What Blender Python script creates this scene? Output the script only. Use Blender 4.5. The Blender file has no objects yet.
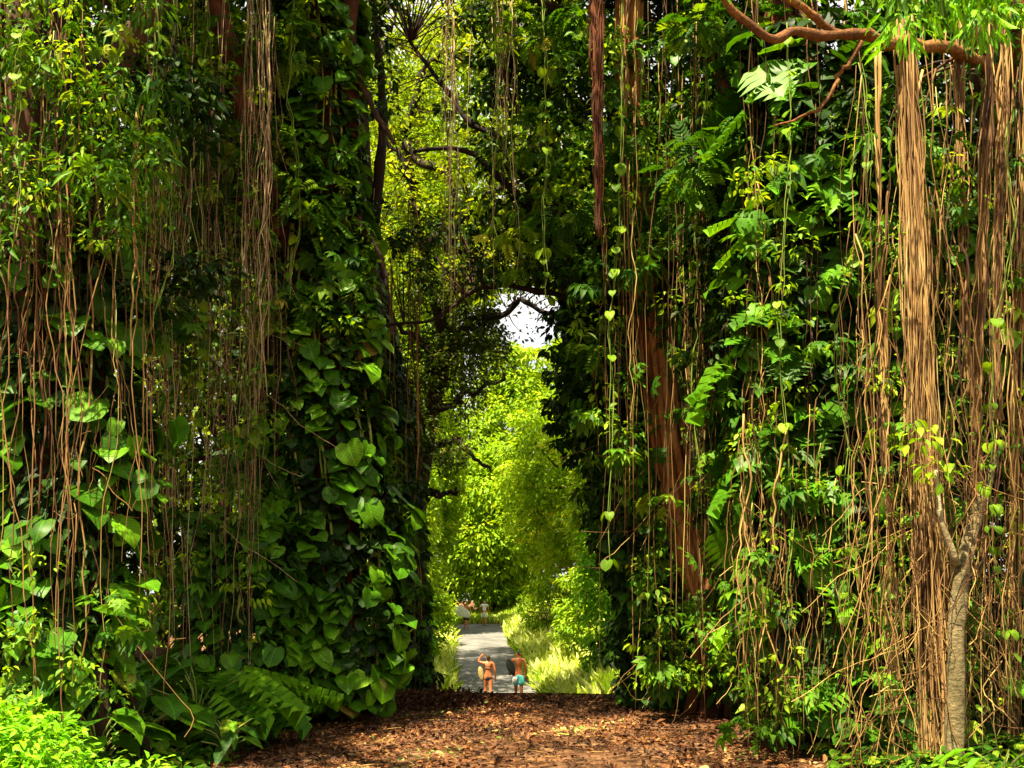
import bpy, math, random
import numpy as np
from mathutils import Vector

rs = np.random.RandomState(7)
random.seed(7)
sc = bpy.context.scene
COL = sc.collection

# ------------------------------------------------------------------ camera
F = 995.0
PITCH = math.radians(12.25)
CAMZ = 1.6
cp, sp_ = math.cos(PITCH), math.sin(PITCH)
cam = bpy.data.cameras.new('camera')
cam.sensor_width = 36.0
cam.lens = 36.0 * F / 1024.0
cam.clip_end = 2000
camo = bpy.data.objects.new('camera', cam)
camo.location = (0, 0, CAMZ)
camo.rotation_euler = (math.radians(90) + PITCH, 0, 0)
COL.objects.link(camo)
sc.camera = camo


def P(px, py, Y):
    """world point at depth Y seen at a photo position (vectorised)"""
    dx = (np.asarray(px, float) - 512) / F
    dz = (384 - np.asarray(py, float)) / F
    fy = cp - dz * sp_
    fz = sp_ + dz * cp
    s = np.asarray(Y, float) / fy
    return np.stack(np.broadcast_arrays(dx * s, np.asarray(Y, float) + 0 * s, CAMZ + fz * s), -1)


def proj(p):
    p = np.asarray(p, float)
    y, z = p[..., 1], p[..., 2] - CAMZ
    d = y * cp + z * sp_
    u = -y * sp_ + z * cp
    return 512 + F * p[..., 0] / d, 384 - F * u / d


# ------------------------------------------------------------------ terrain
def sstep(a, b, x):
    t = np.clip((np.asarray(x, float) - a) / (b - a), 0, 1)
    return t * t * (3 - 2 * t)


def wob(x, y, f=1.0, ph=0.0):
    return (np.sin(x * 1.3 * f + ph) * np.cos(y * 1.1 * f - ph * 1.7) + 0.5 * np.sin(x * 2.9 * f - y * 2.3 * f + ph * 3) + 0.25 * np.sin(x * 6.1 * f + y * 5.3 * f + ph)) / 1.75


def road_z(y):
    y = np.asarray(y, float)
    z = -1.9 * sstep(16.6, 32, y)
    z = z + 1.75 * np.clip((y - 38) / 30.0, 0, 1.25) ** 1.15
    return z


def road_x(y):
    return -0.78 - 0.055 * (np.asarray(y, float) - 42)


def terrain(x, y):
    x = np.asarray(x, float)
    y = np.asarray(y, float)
    z = road_z(y)
    near = 1 - sstep(17, 26, y)
    half = 3.3 * near + 2.1 * (1 - near)
    d = np.maximum(np.abs(x - road_x(y) * (1 - near)) - half, 0)
    side = np.where(x > road_x(y), 1.0, 0.62)
    z = z + (1 - near) * side * 3.4 * (1 - np.exp(-d / 5.0)) * (1 - 0.55 * sstep(60, 90, y))
    z = z + near * 0.25 * (1 - np.exp(-d / 1.5))
    z = z + 0.035 * wob(x, y, 1.1) * near + 0.14 * wob(x, y, 0.5, 1.0) * sstep(0.2, 2.5, d)
    # swell of dead leaves along the brow
    z = z + 0.05 * np.exp(-((y - 16.4) / 0.9) ** 2) * (0.6 + 0.5 * np.sin(x * 1.4 + 1)) * np.where(np.abs(x) < 4, 1, .4)
    return z


# ------------------------------------------------------------------ mesh builder
class MB:
    def __init__(s):
        s.V, s.A, s.Q, s.T, s.n = [], [], [], [], 0

    def add(s, v, quads=None, tris=None, a=None):
        v = np.asarray(v, float).reshape(-1, 3)
        if a is None:
            a = np.zeros((len(v), 3))
        s.V.append(v)
        s.A.append(np.asarray(a, float).reshape(-1, 3))
        if quads is not None and len(quads):
            s.Q.append(np.asarray(quads, int).reshape(-1, 4) + s.n)
        if tris is not None and len(tris):
            s.T.append(np.asarray(tris, int).reshape(-1, 3) + s.n)
        s.n += len(v)

    def mesh(s, name, origin=(0, 0, 0), smooth=True):
        V = np.concatenate(s.V) - np.asarray(origin)
        A = np.concatenate(s.A)
        Q = np.concatenate(s.Q) if s.Q else np.zeros((0, 4), int)
        T = np.concatenate(s.T) if s.T else np.zeros((0, 3), int)
        m = bpy.data.meshes.new(name)
        m.vertices.add(len(V))
        m.vertices.foreach_set('co', V.astype(np.float32).ravel())
        li = np.concatenate([Q.ravel(), T.ravel()]).astype(np.int32)
        m.loops.add(len(li))
        m.loops.foreach_set('vertex_index', li)
        m.polygons.add(len(Q) + len(T))
        st = np.concatenate([np.arange(len(Q)) * 4, len(Q) * 4 + np.arange(len(T)) * 3]).astype(np.int32)
        m.polygons.foreach_set('loop_start', st)
        m.polygons.foreach_set('use_smooth', np.full(len(Q) + len(T), smooth))
        m.update(calc_edges=True)
        at = m.attributes.new('leafdata', 'FLOAT_VECTOR', 'POINT')
        at.data.foreach_set('vector', A.astype(np.float32).ravel())
        return m


ORG = {}


def obj(name, mb, mat, parent=None, smooth=True, kind=None):
    org = ORG.get(parent.name, (0, 0, 0)) if parent else (0, 0, 0)
    o = bpy.data.objects.new(name, mb.mesh(name, org, smooth))
    o.data.materials.append(mat)
    COL.objects.link(o)
    if parent:
        o.parent = parent
        ORG[o.name] = org
    if kind:
        o['kind'] = kind
    return o


def thing(name, loc, label, cat, group=None):
    o = bpy.data.objects.new(name, None)
    o.empty_display_size = 0.3
    o.location = loc
    COL.objects.link(o)
    o['label'] = label
    o['category'] = cat
    if group:
        o['group'] = group
    ORG[o.name] = tuple(float(c) for c in loc)
    return o


def norm(v):
    v = np.asarray(v, float)
    return v / np.maximum(np.linalg.norm(v, axis=-1, keepdims=True), 1e-9)


# ------------------------------------------------------------------ leaf shapes
def mk(verts, quads, tris):
    return np.array(verts, float), np.array(quads, int).reshape(-1, 4), np.array(tris, int).reshape(-1, 3)


HEART = mk([(0, 0, 0), (0, .35, .02), (0, .70, -.03), (0, .98, -.20),
            (.22, -.15, .03), (.46, .0, .09), (.53, .38, .09), (.38, .76, .01),
            (-.22, -.15, .03), (-.46, .0, .09), (-.53, .38, .09), (-.38, .76, .01)],
           [(0, 5, 6, 1), (1, 6, 7, 2), (0, 1, 10, 9), (1, 2, 11, 10)],
           [(0, 4, 5), (2, 7, 3), (0, 9, 8), (2, 3, 11)])
OVAL = mk([(0, 0, 0), (0, .5, .0), (0, 1, -.16), (.19, .22, .06), (.21, .6, .03), (-.19, .22, .06), (-.21, .6, .03)],
          [(0, 3, 4, 1), (0, 1, 6, 5)], [(1, 4, 2), (1, 2, 6)])
LANCE = mk([(0, 0, 0), (0, .5, -.02), (0, 1, -.25), (.09, .3, .03), (.10, .65, -.04), (-.09, .3, .03), (-.10, .65, -.04)],
           [(0, 3, 4, 1), (0, 1, 6, 5)], [(1, 4, 2), (1, 2, 6)])
DIAM = mk([(0, 0, 0), (.24, .45, .05), (0, 1, -.06), (-.24, .45, .05)], [], [(0, 1, 2), (0, 2, 3)])


def compose(base, xf):
    V, Q, T, n = [], [], [], 0
    for (ox, oy, oz, ang, sc_, droop) in xf:
        v = base[0].copy() * sc_
        v[:, 2] -= droop * v[:, 1] ** 2
        c, s = math.cos(ang), math.sin(ang)
        x = v[:, 0] * c - v[:, 1] * s
        y = v[:, 0] * s + v[:, 1] * c
        V.append(np.stack([x + ox, y + oy, v[:, 2] + oz], 1))
        if len(base[1]): Q.append(base[1] + n)
        if len(base[2]): T.append(base[2] + n)
        n += len(v)
    return np.concatenate(V), (np.concatenate(Q) if Q else np.zeros((0, 4), int)), (np.concatenate(T) if T else np.zeros((0, 3), int))


UMB = compose(OVAL, [(0, 0, 0, a, .55 + .1 * math.cos(a), .5) for a in np.linspace(-2.6, 2.6, 8)])
UMB[0][:, 1] += .35
PINN = compose(OVAL, [(0, .1 + .1 * k, -.02 * k * k * .3, sd * (1.15 - .07 * k), .36 - .018 * abs(k - 3), .2) for k in range(8) for sd in (-1, 1)] + [(0, .85, -.3, 0, .28, .2)])
SPRAY = compose(DIAM, [(0, .12 + .13 * k, -.01 * k * k, sd * (1.0 - .06 * k), .38, .2) for k in range(6) for sd in (-1, 1)] + [(0, .85, -.3, 0, .3, .2)])


def split_leaf():
    V, Q, T = [(0, 0, 0)], [], []
    ys = np.linspace(0, 1, 8)
    for k, y in enumerate(ys[1:]):
        V.append((0, y, -.12 * y * y))
    for sd in (-1, 1):
        for k in range(7):
            w = [.42, .5, .52, .48, .42, .32, .2][k]
            y0, y1 = ys[k], ys[k + 1]
            b = len(V)
            up = .08
            V += [(sd * w * .5, y0 + .05, up), (sd * w, y0 + .2 - .05 * k * .5, up * .3), (sd * w * .5, y1 + .03, up)]
            T += [(k, b, b + 2) if sd > 0 else (k, b + 2, b), (k, b + 2, k + 1) if sd > 0 else (k, k + 1, b + 2), (b, b + 1, b + 2) if sd > 0 else (b, b + 2, b + 1)]
    return mk(V, Q, T)


SPLIT = split_leaf()


def leaves(mb, tm, pos, nrm, tip, size, rnd):
    pos = np.asarray(pos, float)
    n = len(pos)
    if n == 0:
        return
    tip = norm(np.broadcast_to(tip, (n, 3)))
    side = norm(np.cross(tip, nrm))
    nr = np.cross(side, tip)
    size = np.broadcast_to(size, (n,))
    tv = tm[0]
    curl = rs.uniform(.5, 1.8, (n, 1, 1))
    wid = rs.uniform(.85, 1.15, (n, 1, 1))
    V = pos[:, None, :] + size[:, None, None] * (tv[None, :, 0:1] * wid * side[:, None, :] + tv[None, :, 1:2] * tip[:, None, :] + tv[None, :, 2:3] * curl * nr[:, None, :])
    A = np.zeros((n, len(tv), 3))
    A[:, :, 0] = np.asarray(rnd)[:, None]
    A[:, :, 1] = tv[None, :, 0]
    A[:, :, 2] = tv[None, :, 1]
    off = (np.arange(n) * len(tv))[:, None, None]
    q = (tm[1][None] + off).reshape(-1, 4) if len(tm[1]) else None
    t = (tm[2][None] + off).reshape(-1, 3) if len(tm[2]) else None
    mb.add(V, q, t, A)


def tube(mb, pts, rad, sides=5, rnd=0.0, flat=1.0):
    pts = np.asarray(pts, float)
    n = len(pts)
    rad = np.broadcast_to(rad, (n,)).astype(float)
    tan = norm(np.gradient(pts, axis=0))
    ref = np.array([0.31, 0.9, 0.12]) if abs(tan[n // 2][1]) < .85 else np.array([1., 0, 0.1])
    s1 = norm(np.cross(tan, ref))
    s2 = np.cross(tan, s1)
    a = np.arange(sides) * 2 * math.pi / sides
    V = pts[:, None] + rad[:, None, None] * (np.cos(a)[None, :, None] * s1[:, None] + flat * np.sin(a)[None, :, None] * s2[:, None])
    i = np.arange(n - 1)[:, None] * sides
    j = np.arange(sides)[None]
    q = np.stack([i + j, i + (j + 1) % sides, i + sides + (j + 1) % sides, i + sides + j], -1).reshape(-1, 4)
    A = np.zeros((n, sides, 3))
    A[..., 0] = rnd
    A[..., 1] = np.cos(a)[None]
    A[..., 2] = np.linspace(0, 1, n)[:, None]
    tr = []
    if sides >= 5:
        c0 = n * sides
        V = np.concatenate([V.reshape(-1, 3), pts[:1], pts[-1:]])
        A = np.concatenate([A.reshape(-1, 3), A[0, :1] * [1, 0, 1], A[-1, :1] * [1, 0, 1]])
        tr = [(c0, (k + 1) % sides, k) for k in range(sides)] + [(c0 + 1, (n - 1) * sides + k, (n - 1) * sides + (k + 1) % sides) for k in range(sides)]
    mb.add(V, q, tr, A.reshape(-1, 3))


def smooth_path(ctrl, n):
    c = np.asarray(ctrl, float)
    t = np.concatenate([[0], np.cumsum(np.linalg.norm(np.diff(c, axis=0), axis=1))])
    u = np.linspace(0, t[-1], n)
    out = np.stack([np.interp(u, t, c[:, k]) for k in range(c.shape[1])], 1)
    for _ in range(max(1, n // max(3, 2 * len(c)))):
        out[1:-1] = .25 * out[:-2] + .5 * out[1:-1] + .25 * out[2:]
    return out


def jitter(n, amp, corr=3):
    a = rs.normal(0, 1, (n + 2 * corr, 3))
    k = np.ones(corr) / corr
    a = np.stack([np.convolve(a[:, i], k, 'same') for i in range(3)], 1)[corr:corr + n]
    return a * amp


# ------------------------------------------------------------------ materials
def newmat(name):
    m = bpy.data.materials.new(name)
    m.use_nodes = True
    nt = m.node_tree
    nt.nodes.clear()
    out = nt.nodes.new('ShaderNodeOutputMaterial')
    return m, nt, out


def N(nt, t, **k):
    n = nt.nodes.new(t)
    for a, v in k.items():
        setattr(n, a, v)
    return n


def ramp(nt, stops, src):
    r = N(nt, 'ShaderNodeValToRGB')
    els = r.color_ramp.elements
    while len(els) < len(stops):
        els.new(0.5)
    for e, (p, c) in zip(els, stops):
        e.position = p
        e.color = (*c, 1)
    nt.links.new(src, r.inputs[0])
    return r.outputs[0]


def leafmat(name, stops, trans=0.35, rough=0.5, rib=0.5, tcol=(1.5, 1.35, .35)):
    m, nt, out = newmat(name)
    L = nt.links
    at = N(nt, 'ShaderNodeAttribute', attribute_name='leafdata')
    sx = N(nt, 'ShaderNodeSeparateXYZ')
    L.new(at.outputs['Vector'], sx.inputs[0])
    col = ramp(nt, stops, sx.outputs[0])
    geo = N(nt, 'ShaderNodeNewGeometry')
    nz = N(nt, 'ShaderNodeTexNoise')
    nz.inputs['Scale'].default_value = 9
    nz.inputs['Detail'].default_value = 3
    L.new(geo.outputs['Position'], nz.inputs['Vector'])
    mr = N(nt, 'ShaderNodeMapRange')
    mr.inputs[1].default_value, mr.inputs[2].default_value = .3, .7
    mr.inputs[3].default_value, mr.inputs[4].default_value = .7, 1.3
    L.new(nz.outputs[0], mr.inputs[0])
    # midrib
    ab = N(nt, 'ShaderNodeMath', operation='ABSOLUTE')
    L.new(sx.outputs[1], ab.inputs[0])
    rb = N(nt, 'ShaderNodeMapRange')
    rb.inputs[1].default_value, rb.inputs[2].default_value = .0, .05
    rb.inputs[3].default_value, rb.inputs[4].default_value = rib, 0
    L.new(ab.outputs[0], rb.inputs[0])
    # side veins
    va = N(nt, 'ShaderNodeMath', operation='MULTIPLY_ADD')
    va.inputs[1].default_value = -.9
    L.new(ab.outputs[0], va.inputs[0])
    L.new(sx.outputs[2], va.inputs[2])
    vm = N(nt, 'ShaderNodeMath', operation='MULTIPLY')
    vm.inputs[1].default_value = 42
    L.new(va.outputs[0], vm.inputs[0])
    vs = N(nt, 'ShaderNodeMath', operation='SINE')
    L.new(vm.outputs[0], vs.inputs[0])
    add = N(nt, 'ShaderNodeMath', operation='MULTIPLY_ADD')
    add.inputs[1].default_value = .12
    L.new(vs.outputs[0], add.inputs[0])
    L.new(mr.outputs[0], add.inputs[2])
    add2 = N(nt, 'ShaderNodeMath', operation='ADD')
    L.new(add.outputs[0], add2.inputs[0])
    L.new(rb.outputs[0], add2.inputs[1])
    sc_ = N(nt, 'ShaderNodeVectorMath', operation='SCALE')
    L.new(col, sc_.inputs[0])
    L.new(add2.outputs[0], sc_.inputs['Scale'])
    sn = N(nt, 'ShaderNodeTexNoise')
    sn.inputs['Scale'].default_value = 34
    sn.inputs['Detail'].default_value = 3
    L.new(geo.outputs['Position'], sn.inputs['Vector'])
    sm = N(nt, 'ShaderNodeMapRange')
    sm.inputs[1].default_value, sm.inputs[2].default_value = .63, .68
    sm.inputs[4].default_value = .85
    L.new(sn.outputs[0], sm.inputs[0])
    bl = N(nt, 'ShaderNodeMix')
    bl.data_type = 'RGBA'
    L.new(sm.outputs[0], bl.inputs[0])
    L.new(sc_.outputs[0], bl.inputs[6])
    bl.inputs[7].default_value = (.13, .085, .02, 1)
    sc_ = bl
    ci = 2
    pb = N(nt, 'ShaderNodeBsdfPrincipled')
    L.new(sc_.outputs[ci], pb.inputs['Base Color'])
    pb.inputs['Roughness'].default_value = rough
    pb.inputs['Specular IOR Level'].default_value = .13
    tr = N(nt, 'ShaderNodeBsdfTranslucent')
    tm = N(nt, 'ShaderNodeVectorMath', operation='MULTIPLY')
    tm.inputs[1].default_value = tcol
    L.new(sc_.outputs[ci], tm.inputs[0])
    L.new(tm.outputs[0], tr.inputs['Color'])
    mx = N(nt, 'ShaderNodeMixShader')
    mx.inputs[0].default_value = trans
    L.new(pb.outputs[0], mx.inputs[1])
    L.new(tr.outputs[0], mx.inputs[2])
    L.new(mx.outputs[0], out.inputs[0])
    return m


def barkmat(name, stops, zs=.18, scale=7, bump=.6, byattr=.35, rough=.85):
    m, nt, out = newmat(name)
    L = nt.links
    geo = N(nt, 'ShaderNodeNewGeometry')
    mp = N(nt, 'ShaderNodeMapping')
    mp.inputs['Scale'].default_value = (1, 1, zs)
    L.new(geo.outputs['Position'], mp.inputs[0])
    nz = N(nt, 'ShaderNodeTexNoise')
    nz.inputs['Scale'].default_value = scale
    nz.inputs['Detail'].default_value = 6
    nz.inputs['Roughness'].default_value = .7
    L.new(mp.outputs[0], nz.inputs['Vector'])
    n2 = N(nt, 'ShaderNodeTexNoise')
    n2.inputs['Scale'].default_value = 1.7
    L.new(geo.outputs['Position'], n2.inputs['Vector'])
    at = N(nt, 'ShaderNodeAttribute', attribute_name='leafdata')
    sx = N(nt, 'ShaderNodeSeparateXYZ')
    L.new(at.outputs['Vector'], sx.inputs[0])
    mad = N(nt, 'ShaderNodeMath', operation='MULTIPLY_ADD')
    mad.inputs[1].default_value = byattr
    L.new(sx.outputs[0], mad.inputs[0])
    m1 = N(nt, 'ShaderNodeMath', operation='MULTIPLY')
    m1.inputs[1].default_value = .65
    L.new(nz.outputs[0], m1.inputs[0])
    m2 = N(nt, 'ShaderNodeMath', operation='MULTIPLY_ADD')
    m2.inputs[1].default_value = .5
    L.new(n2.outputs[0], m2.inputs[0])
    L.new(m1.outputs[0], m2.inputs[2])
    sb = N(nt, 'ShaderNodeMath', operation='SUBTRACT')
    sb.inputs[1].default_value = byattr * .5 + .08
    L.new(m2.outputs[0], sb.inputs[0])
    L.new(sb.outputs[0], mad.inputs[2])
    col = ramp(nt, stops, mad.outputs[0])
    pb = N(nt, 'ShaderNodeBsdfPrincipled')
    L.new(col, pb.inputs['Base Color'])
    pb.inputs['Roughness'].default_value = rough
    pb.inputs['Specular IOR Level'].default_value = .2
    bp = N(nt, 'ShaderNodeBump')
    bp.inputs['Strength'].default_value = bump
    bp.inputs['Distance'].default_value = .04
    L.new(nz.outputs[0], bp.inputs['Height'])
    L.new(bp.outputs[0], pb.inputs['Normal'])
    L.new(pb.outputs[0], out.inputs[0])
    return m


def plain(name, c, rough=.7):
    m, nt, out = newmat(name)
    pb = N(nt, 'ShaderNodeBsdfPrincipled')
    geo = N(nt, 'ShaderNodeNewGeometry')
    nz = N(nt, 'ShaderNodeTexNoise')
    nz.inputs['Scale'].default_value = 14
    nt.links.new(geo.outputs['Position'], nz.inputs['Vector'])
    col = ramp(nt, [(.3, tuple(x * .8 for x in c)), (.7, tuple(min(1, x * 1.15) for x in c))], nz.outputs[0])
    nt.links.new(col, pb.inputs['Base Color'])
    pb.inputs['Roughness'].default_value = rough
    nt.links.new(pb.outputs[0], out.inputs[0])
    return m


G = dict(
    dark=leafmat('leaf_shaded_green', [(0, (.003, .012, .001)), (.5, (.010, .034, .003)), (.85, (.03, .085, .004)), (.97, (.12, .19, .01)), (1, (.16, .08, .02))], .22, .5),  # near-black tone paints the shade in gaps between leaves
    mid=leafmat('leaf_mid_green', [(0, (.012, .045, .003)), (.4, (.035, .115, .005)), (.75, (.10, .22, .008)), (.95, (.25, .33, .015)), (1, (.28, .14, .03))], .32),
    heart=leafmat('leaf_heart_green', [(0, (.02, .065, .002)), (.5, (.05, .155, .004)), (.85, (.12, .28, .007)), (.955, (.17, .32, .02)), (.975, (.26, .24, .03)), (1, (.2, .09, .025))], .25, .42, .7),
    bright=leafmat('leaf_bright_green', [(0, (.06, .14, .004)), (.4, (.15, .28, .006)), (.8, (.28, .40, .01)), (1, (.46, .48, .03))], .42),
    yellow=leafmat('leaf_yellow_green', [(0, (.06, .12, .004)), (.35, (.16, .30, .006)), (.75, (.28, .42, .012)), (.95, (.42, .46, .04)), (1, (.5, .30, .08))], .45),
    lime=leafmat('leaf_lime_green', [(0, (.07, .22, .005)), (.5, (.14, .38, .008)), (1, (.28, .48, .02))], .35),
    olive=leafmat('leaf_olive_green', [(0, (.015, .03, .004)), (.5, (.04, .075, .008)), (.85, (.1, .14, .012)), (1, (.25, .16, .03))], .3),
    arch=leafmat('leaf_arch_green', [(0, (.04, .09, .004)), (.35, (.13, .22, .006)), (.75, (.27, .34, .01)), (.92, (.34, .3, .04)), (1, (.34, .16, .05))], .45),
    grass=leafmat('grass_blade', [(0, (.12, .24, .01)), (.45, (.27, .42, .015)), (.75, (.38, .5, .03)), (1, (.62, .66, .26))], .45, .5, 0),
    litter=leafmat('dead_leaf', [(0, (.014, .005, .003)), (.35, (.05, .018, .008)), (.58, (.14, .05, .017)), (.8, (.29, .125, .04)), (.95, (.44, .29, .12)), (1, (.12, .2, .03))], .12, .6, .2, (1, .8, .5)),
)
B = dict(
    red=barkmat('bark_red_brown', [(.1, (.015, .005, .003)), (.42, (.045, .016, .007)), (.65, (.16, .05, .016)), (.9, (.4, .15, .05))]),
    orange=barkmat('bark_orange_brown', [(.1, (.02, .009, .004)), (.36, (.11, .055, .02)), (.6, (.31, .18, .06)), (.88, (.52, .39, .17))], .12, 9),
    branch=barkmat('branch_bark', [(.15, (.03, .012, .005)), (.4, (.16, .065, .02)), (.58, (.38, .17, .05)), (.85, (.52, .32, .12))], .9, 22, 1.0),
    black=barkmat('bark_near_black', [(.1, (.005, .004, .002)), (.5, (.016, .010, .006)), (.95, (.06, .035, .02))]),
    brightorange=barkmat('bark_bright_orange', [(.1, (.03, .010, .003)), (.36, (.2, .065, .018)), (.58, (.5, .19, .05)), (.85, (.7, .36, .12))], .2, 10, .8),
    dark=barkmat('bark_dark', [(.1, (.008, .005, .003)), (.45, (.03, .016, .009)), (.7, (.09, .04, .02)), (.95, (.2, .09, .04))]),
    pale=barkmat('bark_pale', [(.25, (.05, .045, .015)), (.42, (.17, .13, .06)), (.55, (.32, .26, .13)), (.75, (.46, .40, .24))], 1.6, 16, .9),
    root=barkmat('aerial_root_tan', [(.0, (.02, .009, .005)), (.35, (.09, .042, .014)), (.62, (.22, .12, .036)), (.85, (.42, .28, .09)), (1, (.26, .32, .06))], .1, 12, .3, .75),
    rootpink=barkmat('aerial_root_pinkish', [(.0, (.04, .018, .010)), (.3, (.13, .065, .035)), (.55, (.30, .18, .09)), (.85, (.52, .40, .2)), (1, (.4, .44, .12))], .1, 12, .3, .75),
    rootdim=barkmat('aerial_root_brown', [(.0, (.03, .012, .006)), (.4, (.11, .05, .018)), (.75, (.24, .13, .04)), (1, (.26, .28, .07))], .1, 12, .3, .8),
    vine=barkmat('vine_green', [(.1, (.05, .07, .01)), (.5, (.16, .22, .03)), (.9, (.4, .42, .1))], .3, 10, .2, .6),
)


# ------------------------------------------------------------------ opening of the tunnel (no near foliage here)
WIN = [(344, -300), (350, 60), (360, 200), (374, 300), (390, 420), (414, 500), (418, 700), (622, 700), (628, 610), (614, 540), (592, 480), (568, 430), (560, 330), (570, 290), (530, 230), (515, 150), (505, 60), (500, -300)]


def inpoly(px, py, poly=WIN):
    px = np.asarray(px); py = np.asarray(py)
    c = np.zeros(px.shape, bool)
    j = len(poly) - 1
    for i in range(len(poly)):
        xi, yi = poly[i]; xj, yj = poly[j]
        cond = ((yi > py) != (yj > py)) & (px < (xj - xi) * (py - yi) / (yj - yi + 1e-9) + xi)
        c ^= cond
        j = i
    return c


def clump_leaves(mb, tm, centers, rad, per, size, droop=.5, cr=None, flat=.6, keep=None):
    """leaf clusters round centres: leaves on the outside of each cluster, tips out and down"""
    centers = np.asarray(centers, float)
    nc = len(centers)
    if nc == 0:
        return
    rad = rs.uniform(rad[0], rad[1], nc)
    cn = np.repeat(np.arange(nc), per)
    n = len(cn)
    d = norm(rs.normal(0, 1, (n, 3)))
    r = rad[cn] * rs.uniform(.25, 1.0, n) ** .6
    off = d * r[:, None]
    off[:, 2] *= flat
    pos = centers[cn] + off
    tip = norm(d * [1, 1, .4] + rs.normal(0, .35, (n, 3)) + [0, 0, -droop])
    nr = norm(d * .5 + [0, 0, 1.0] + rs.normal(0, .45, (n, 3)))
    cv = rs.uniform(0, 1, nc) if cr is None else cr
    rnd = np.clip(.45 * cv[cn] + .55 * rs.uniform(0, 1, n), 0, 1)
    if keep is not None:
        k = keep(pos)
        pos, tip, nr, rnd = pos[k], tip[k], nr[k], rnd[k]
    leaves(mb, tm, pos, nr, tip, rs.uniform(size[0], size[1], len(pos)), rnd)


BARE = [([648, 657, 672, 695, 700], [310, 370, 460, 560, 585], 20, 15.6), ([258, 278, 302], [165, 215, 285], 13, 13.8), ([318, 322, 333], [-20, 60, 200], 8, 14.3)]


def off_bark(pos):
    px, py = proj(pos)
    k = np.ones(len(pos), bool)
    for xs_, ys_, w_, Ym in BARE:
        q = (py > ys_[0]) & (py < ys_[-1]) & (np.abs(px - np.interp(py, ys_, xs_)) < w_ * rs.uniform(.5, 1.2, len(pos))) & (pos[:, 1] < Ym)
        k &= ~(q & (rs.rand(len(pos)) < .93))
    return k


def keep_out(pos):
    """thin near foliage at the light opening and keep the way in front of the camera free"""
    px, py = proj(pos)
    ins = inpoly(px + rs.normal(0, 5, px.shape) + 9 * np.sin(pos[:, 2] * 3.1) * np.cos(pos[:, 2] * 1.3), py + rs.normal(0, 5, px.shape))
    near = pos[:, 1] < 3
    return ~(ins | near) & off_bark(pos)


def rect_clumps(px0, px1, py0, py1, Y0, Y1, n, avoid=True, topdense=1.0):
    px = rs.uniform(px0, px1, n)
    py = rs.uniform(py0, py1, n) if topdense == 1 else py0 + (py1 - py0) * rs.uniform(0, 1, n) ** topdense
    Y = rs.uniform(Y0, Y1, n)
    c = P(px, py, Y)
    if avoid:
        c = c[~inpoly(px, py)]
    c = c[c[:, 2] > terrain(c[:, 0], c[:, 1]) + .15]
    return c


def twigs(mb, nodes, centers, r=.012):
    nodes = np.asarray(nodes)
    for c in centers:
        k = np.argmin(np.linalg.norm(nodes - c, axis=1) + .3 * np.maximum(0, nodes[:, 2] - c[2]))
        a = nodes[k]
        if np.linalg.norm(c - a) > 2.4:
            continue
        mid = (a + c) / 2 + rs.normal(0, .12, 3) + [0, 0, .1 * np.linalg.norm(c - a)]
        pts = smooth_path([a, mid, c], 7)
        L = np.linalg.norm(c - a)
        tube(mb, pts, np.linspace(r * (1 + .5 * L), r * .4, 7), 4, rs.uniform(0, 1))


def strand_trunk(mb, path, rad, ns=12, core=.75, twist=.8, sr=.38, rnd0=0, rnd1=1):
    """trunk made of fused upright strands round a core"""
    path = np.asarray(path, float)
    n = len(path)
    rad = np.broadcast_to(rad, (n,))
    tube(mb, path, rad * core, 14, .35)
    t = np.linspace(0, 1, n)
    for k in range(ns):
        a0 = 2 * math.pi * k / ns + rs.uniform(-.3, .3)
        a = a0 + twist * (t - .5) * rs.uniform(-1, 1) + .25 * np.sin(t * rs.uniform(4, 9) + rs.uniform(0, 6))
        rr = rad * (core + rs.uniform(-.05, .22)) * (1 + .06 * np.sin(t * 14 + k))
        w = rad * sr * rs.uniform(.5, 1.15)
        off = np.stack([np.cos(a) * rr, np.sin(a) * rr, 0 * a], 1)
        flare = 1 + .55 * np.exp(-t * 14)
        tube(mb, path + off * flare[:, None], w * (1 + .15 * np.sin(t * 17 + k * 2)), 6, rs.uniform(rnd0, rnd1))


def root_path(top, bot, n=16, amp=.05):
    top, bot = np.asarray(top, float), np.asarray(bot, float)
    t = np.linspace(0, 1, n)[:, None]
    p = top + (bot - top) * t
    L = np.linalg.norm(top - bot)
    j = jitter(n, amp, 5) * np.sqrt(np.minimum(L, 5)) * .8
    j += jitter(n, amp * .35, 2)
    j[:, 2] *= .3
    env = np.sin(np.pi * np.clip(t * 1.05, 0, 1)) ** .5
    sway = rs.normal(0, amp * 1.3, 3) * [1, 1, 0]
    return p + j * env + sway * np.sin(t * rs.uniform(2, 5) + rs.uniform(0, 6)) * env


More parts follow.
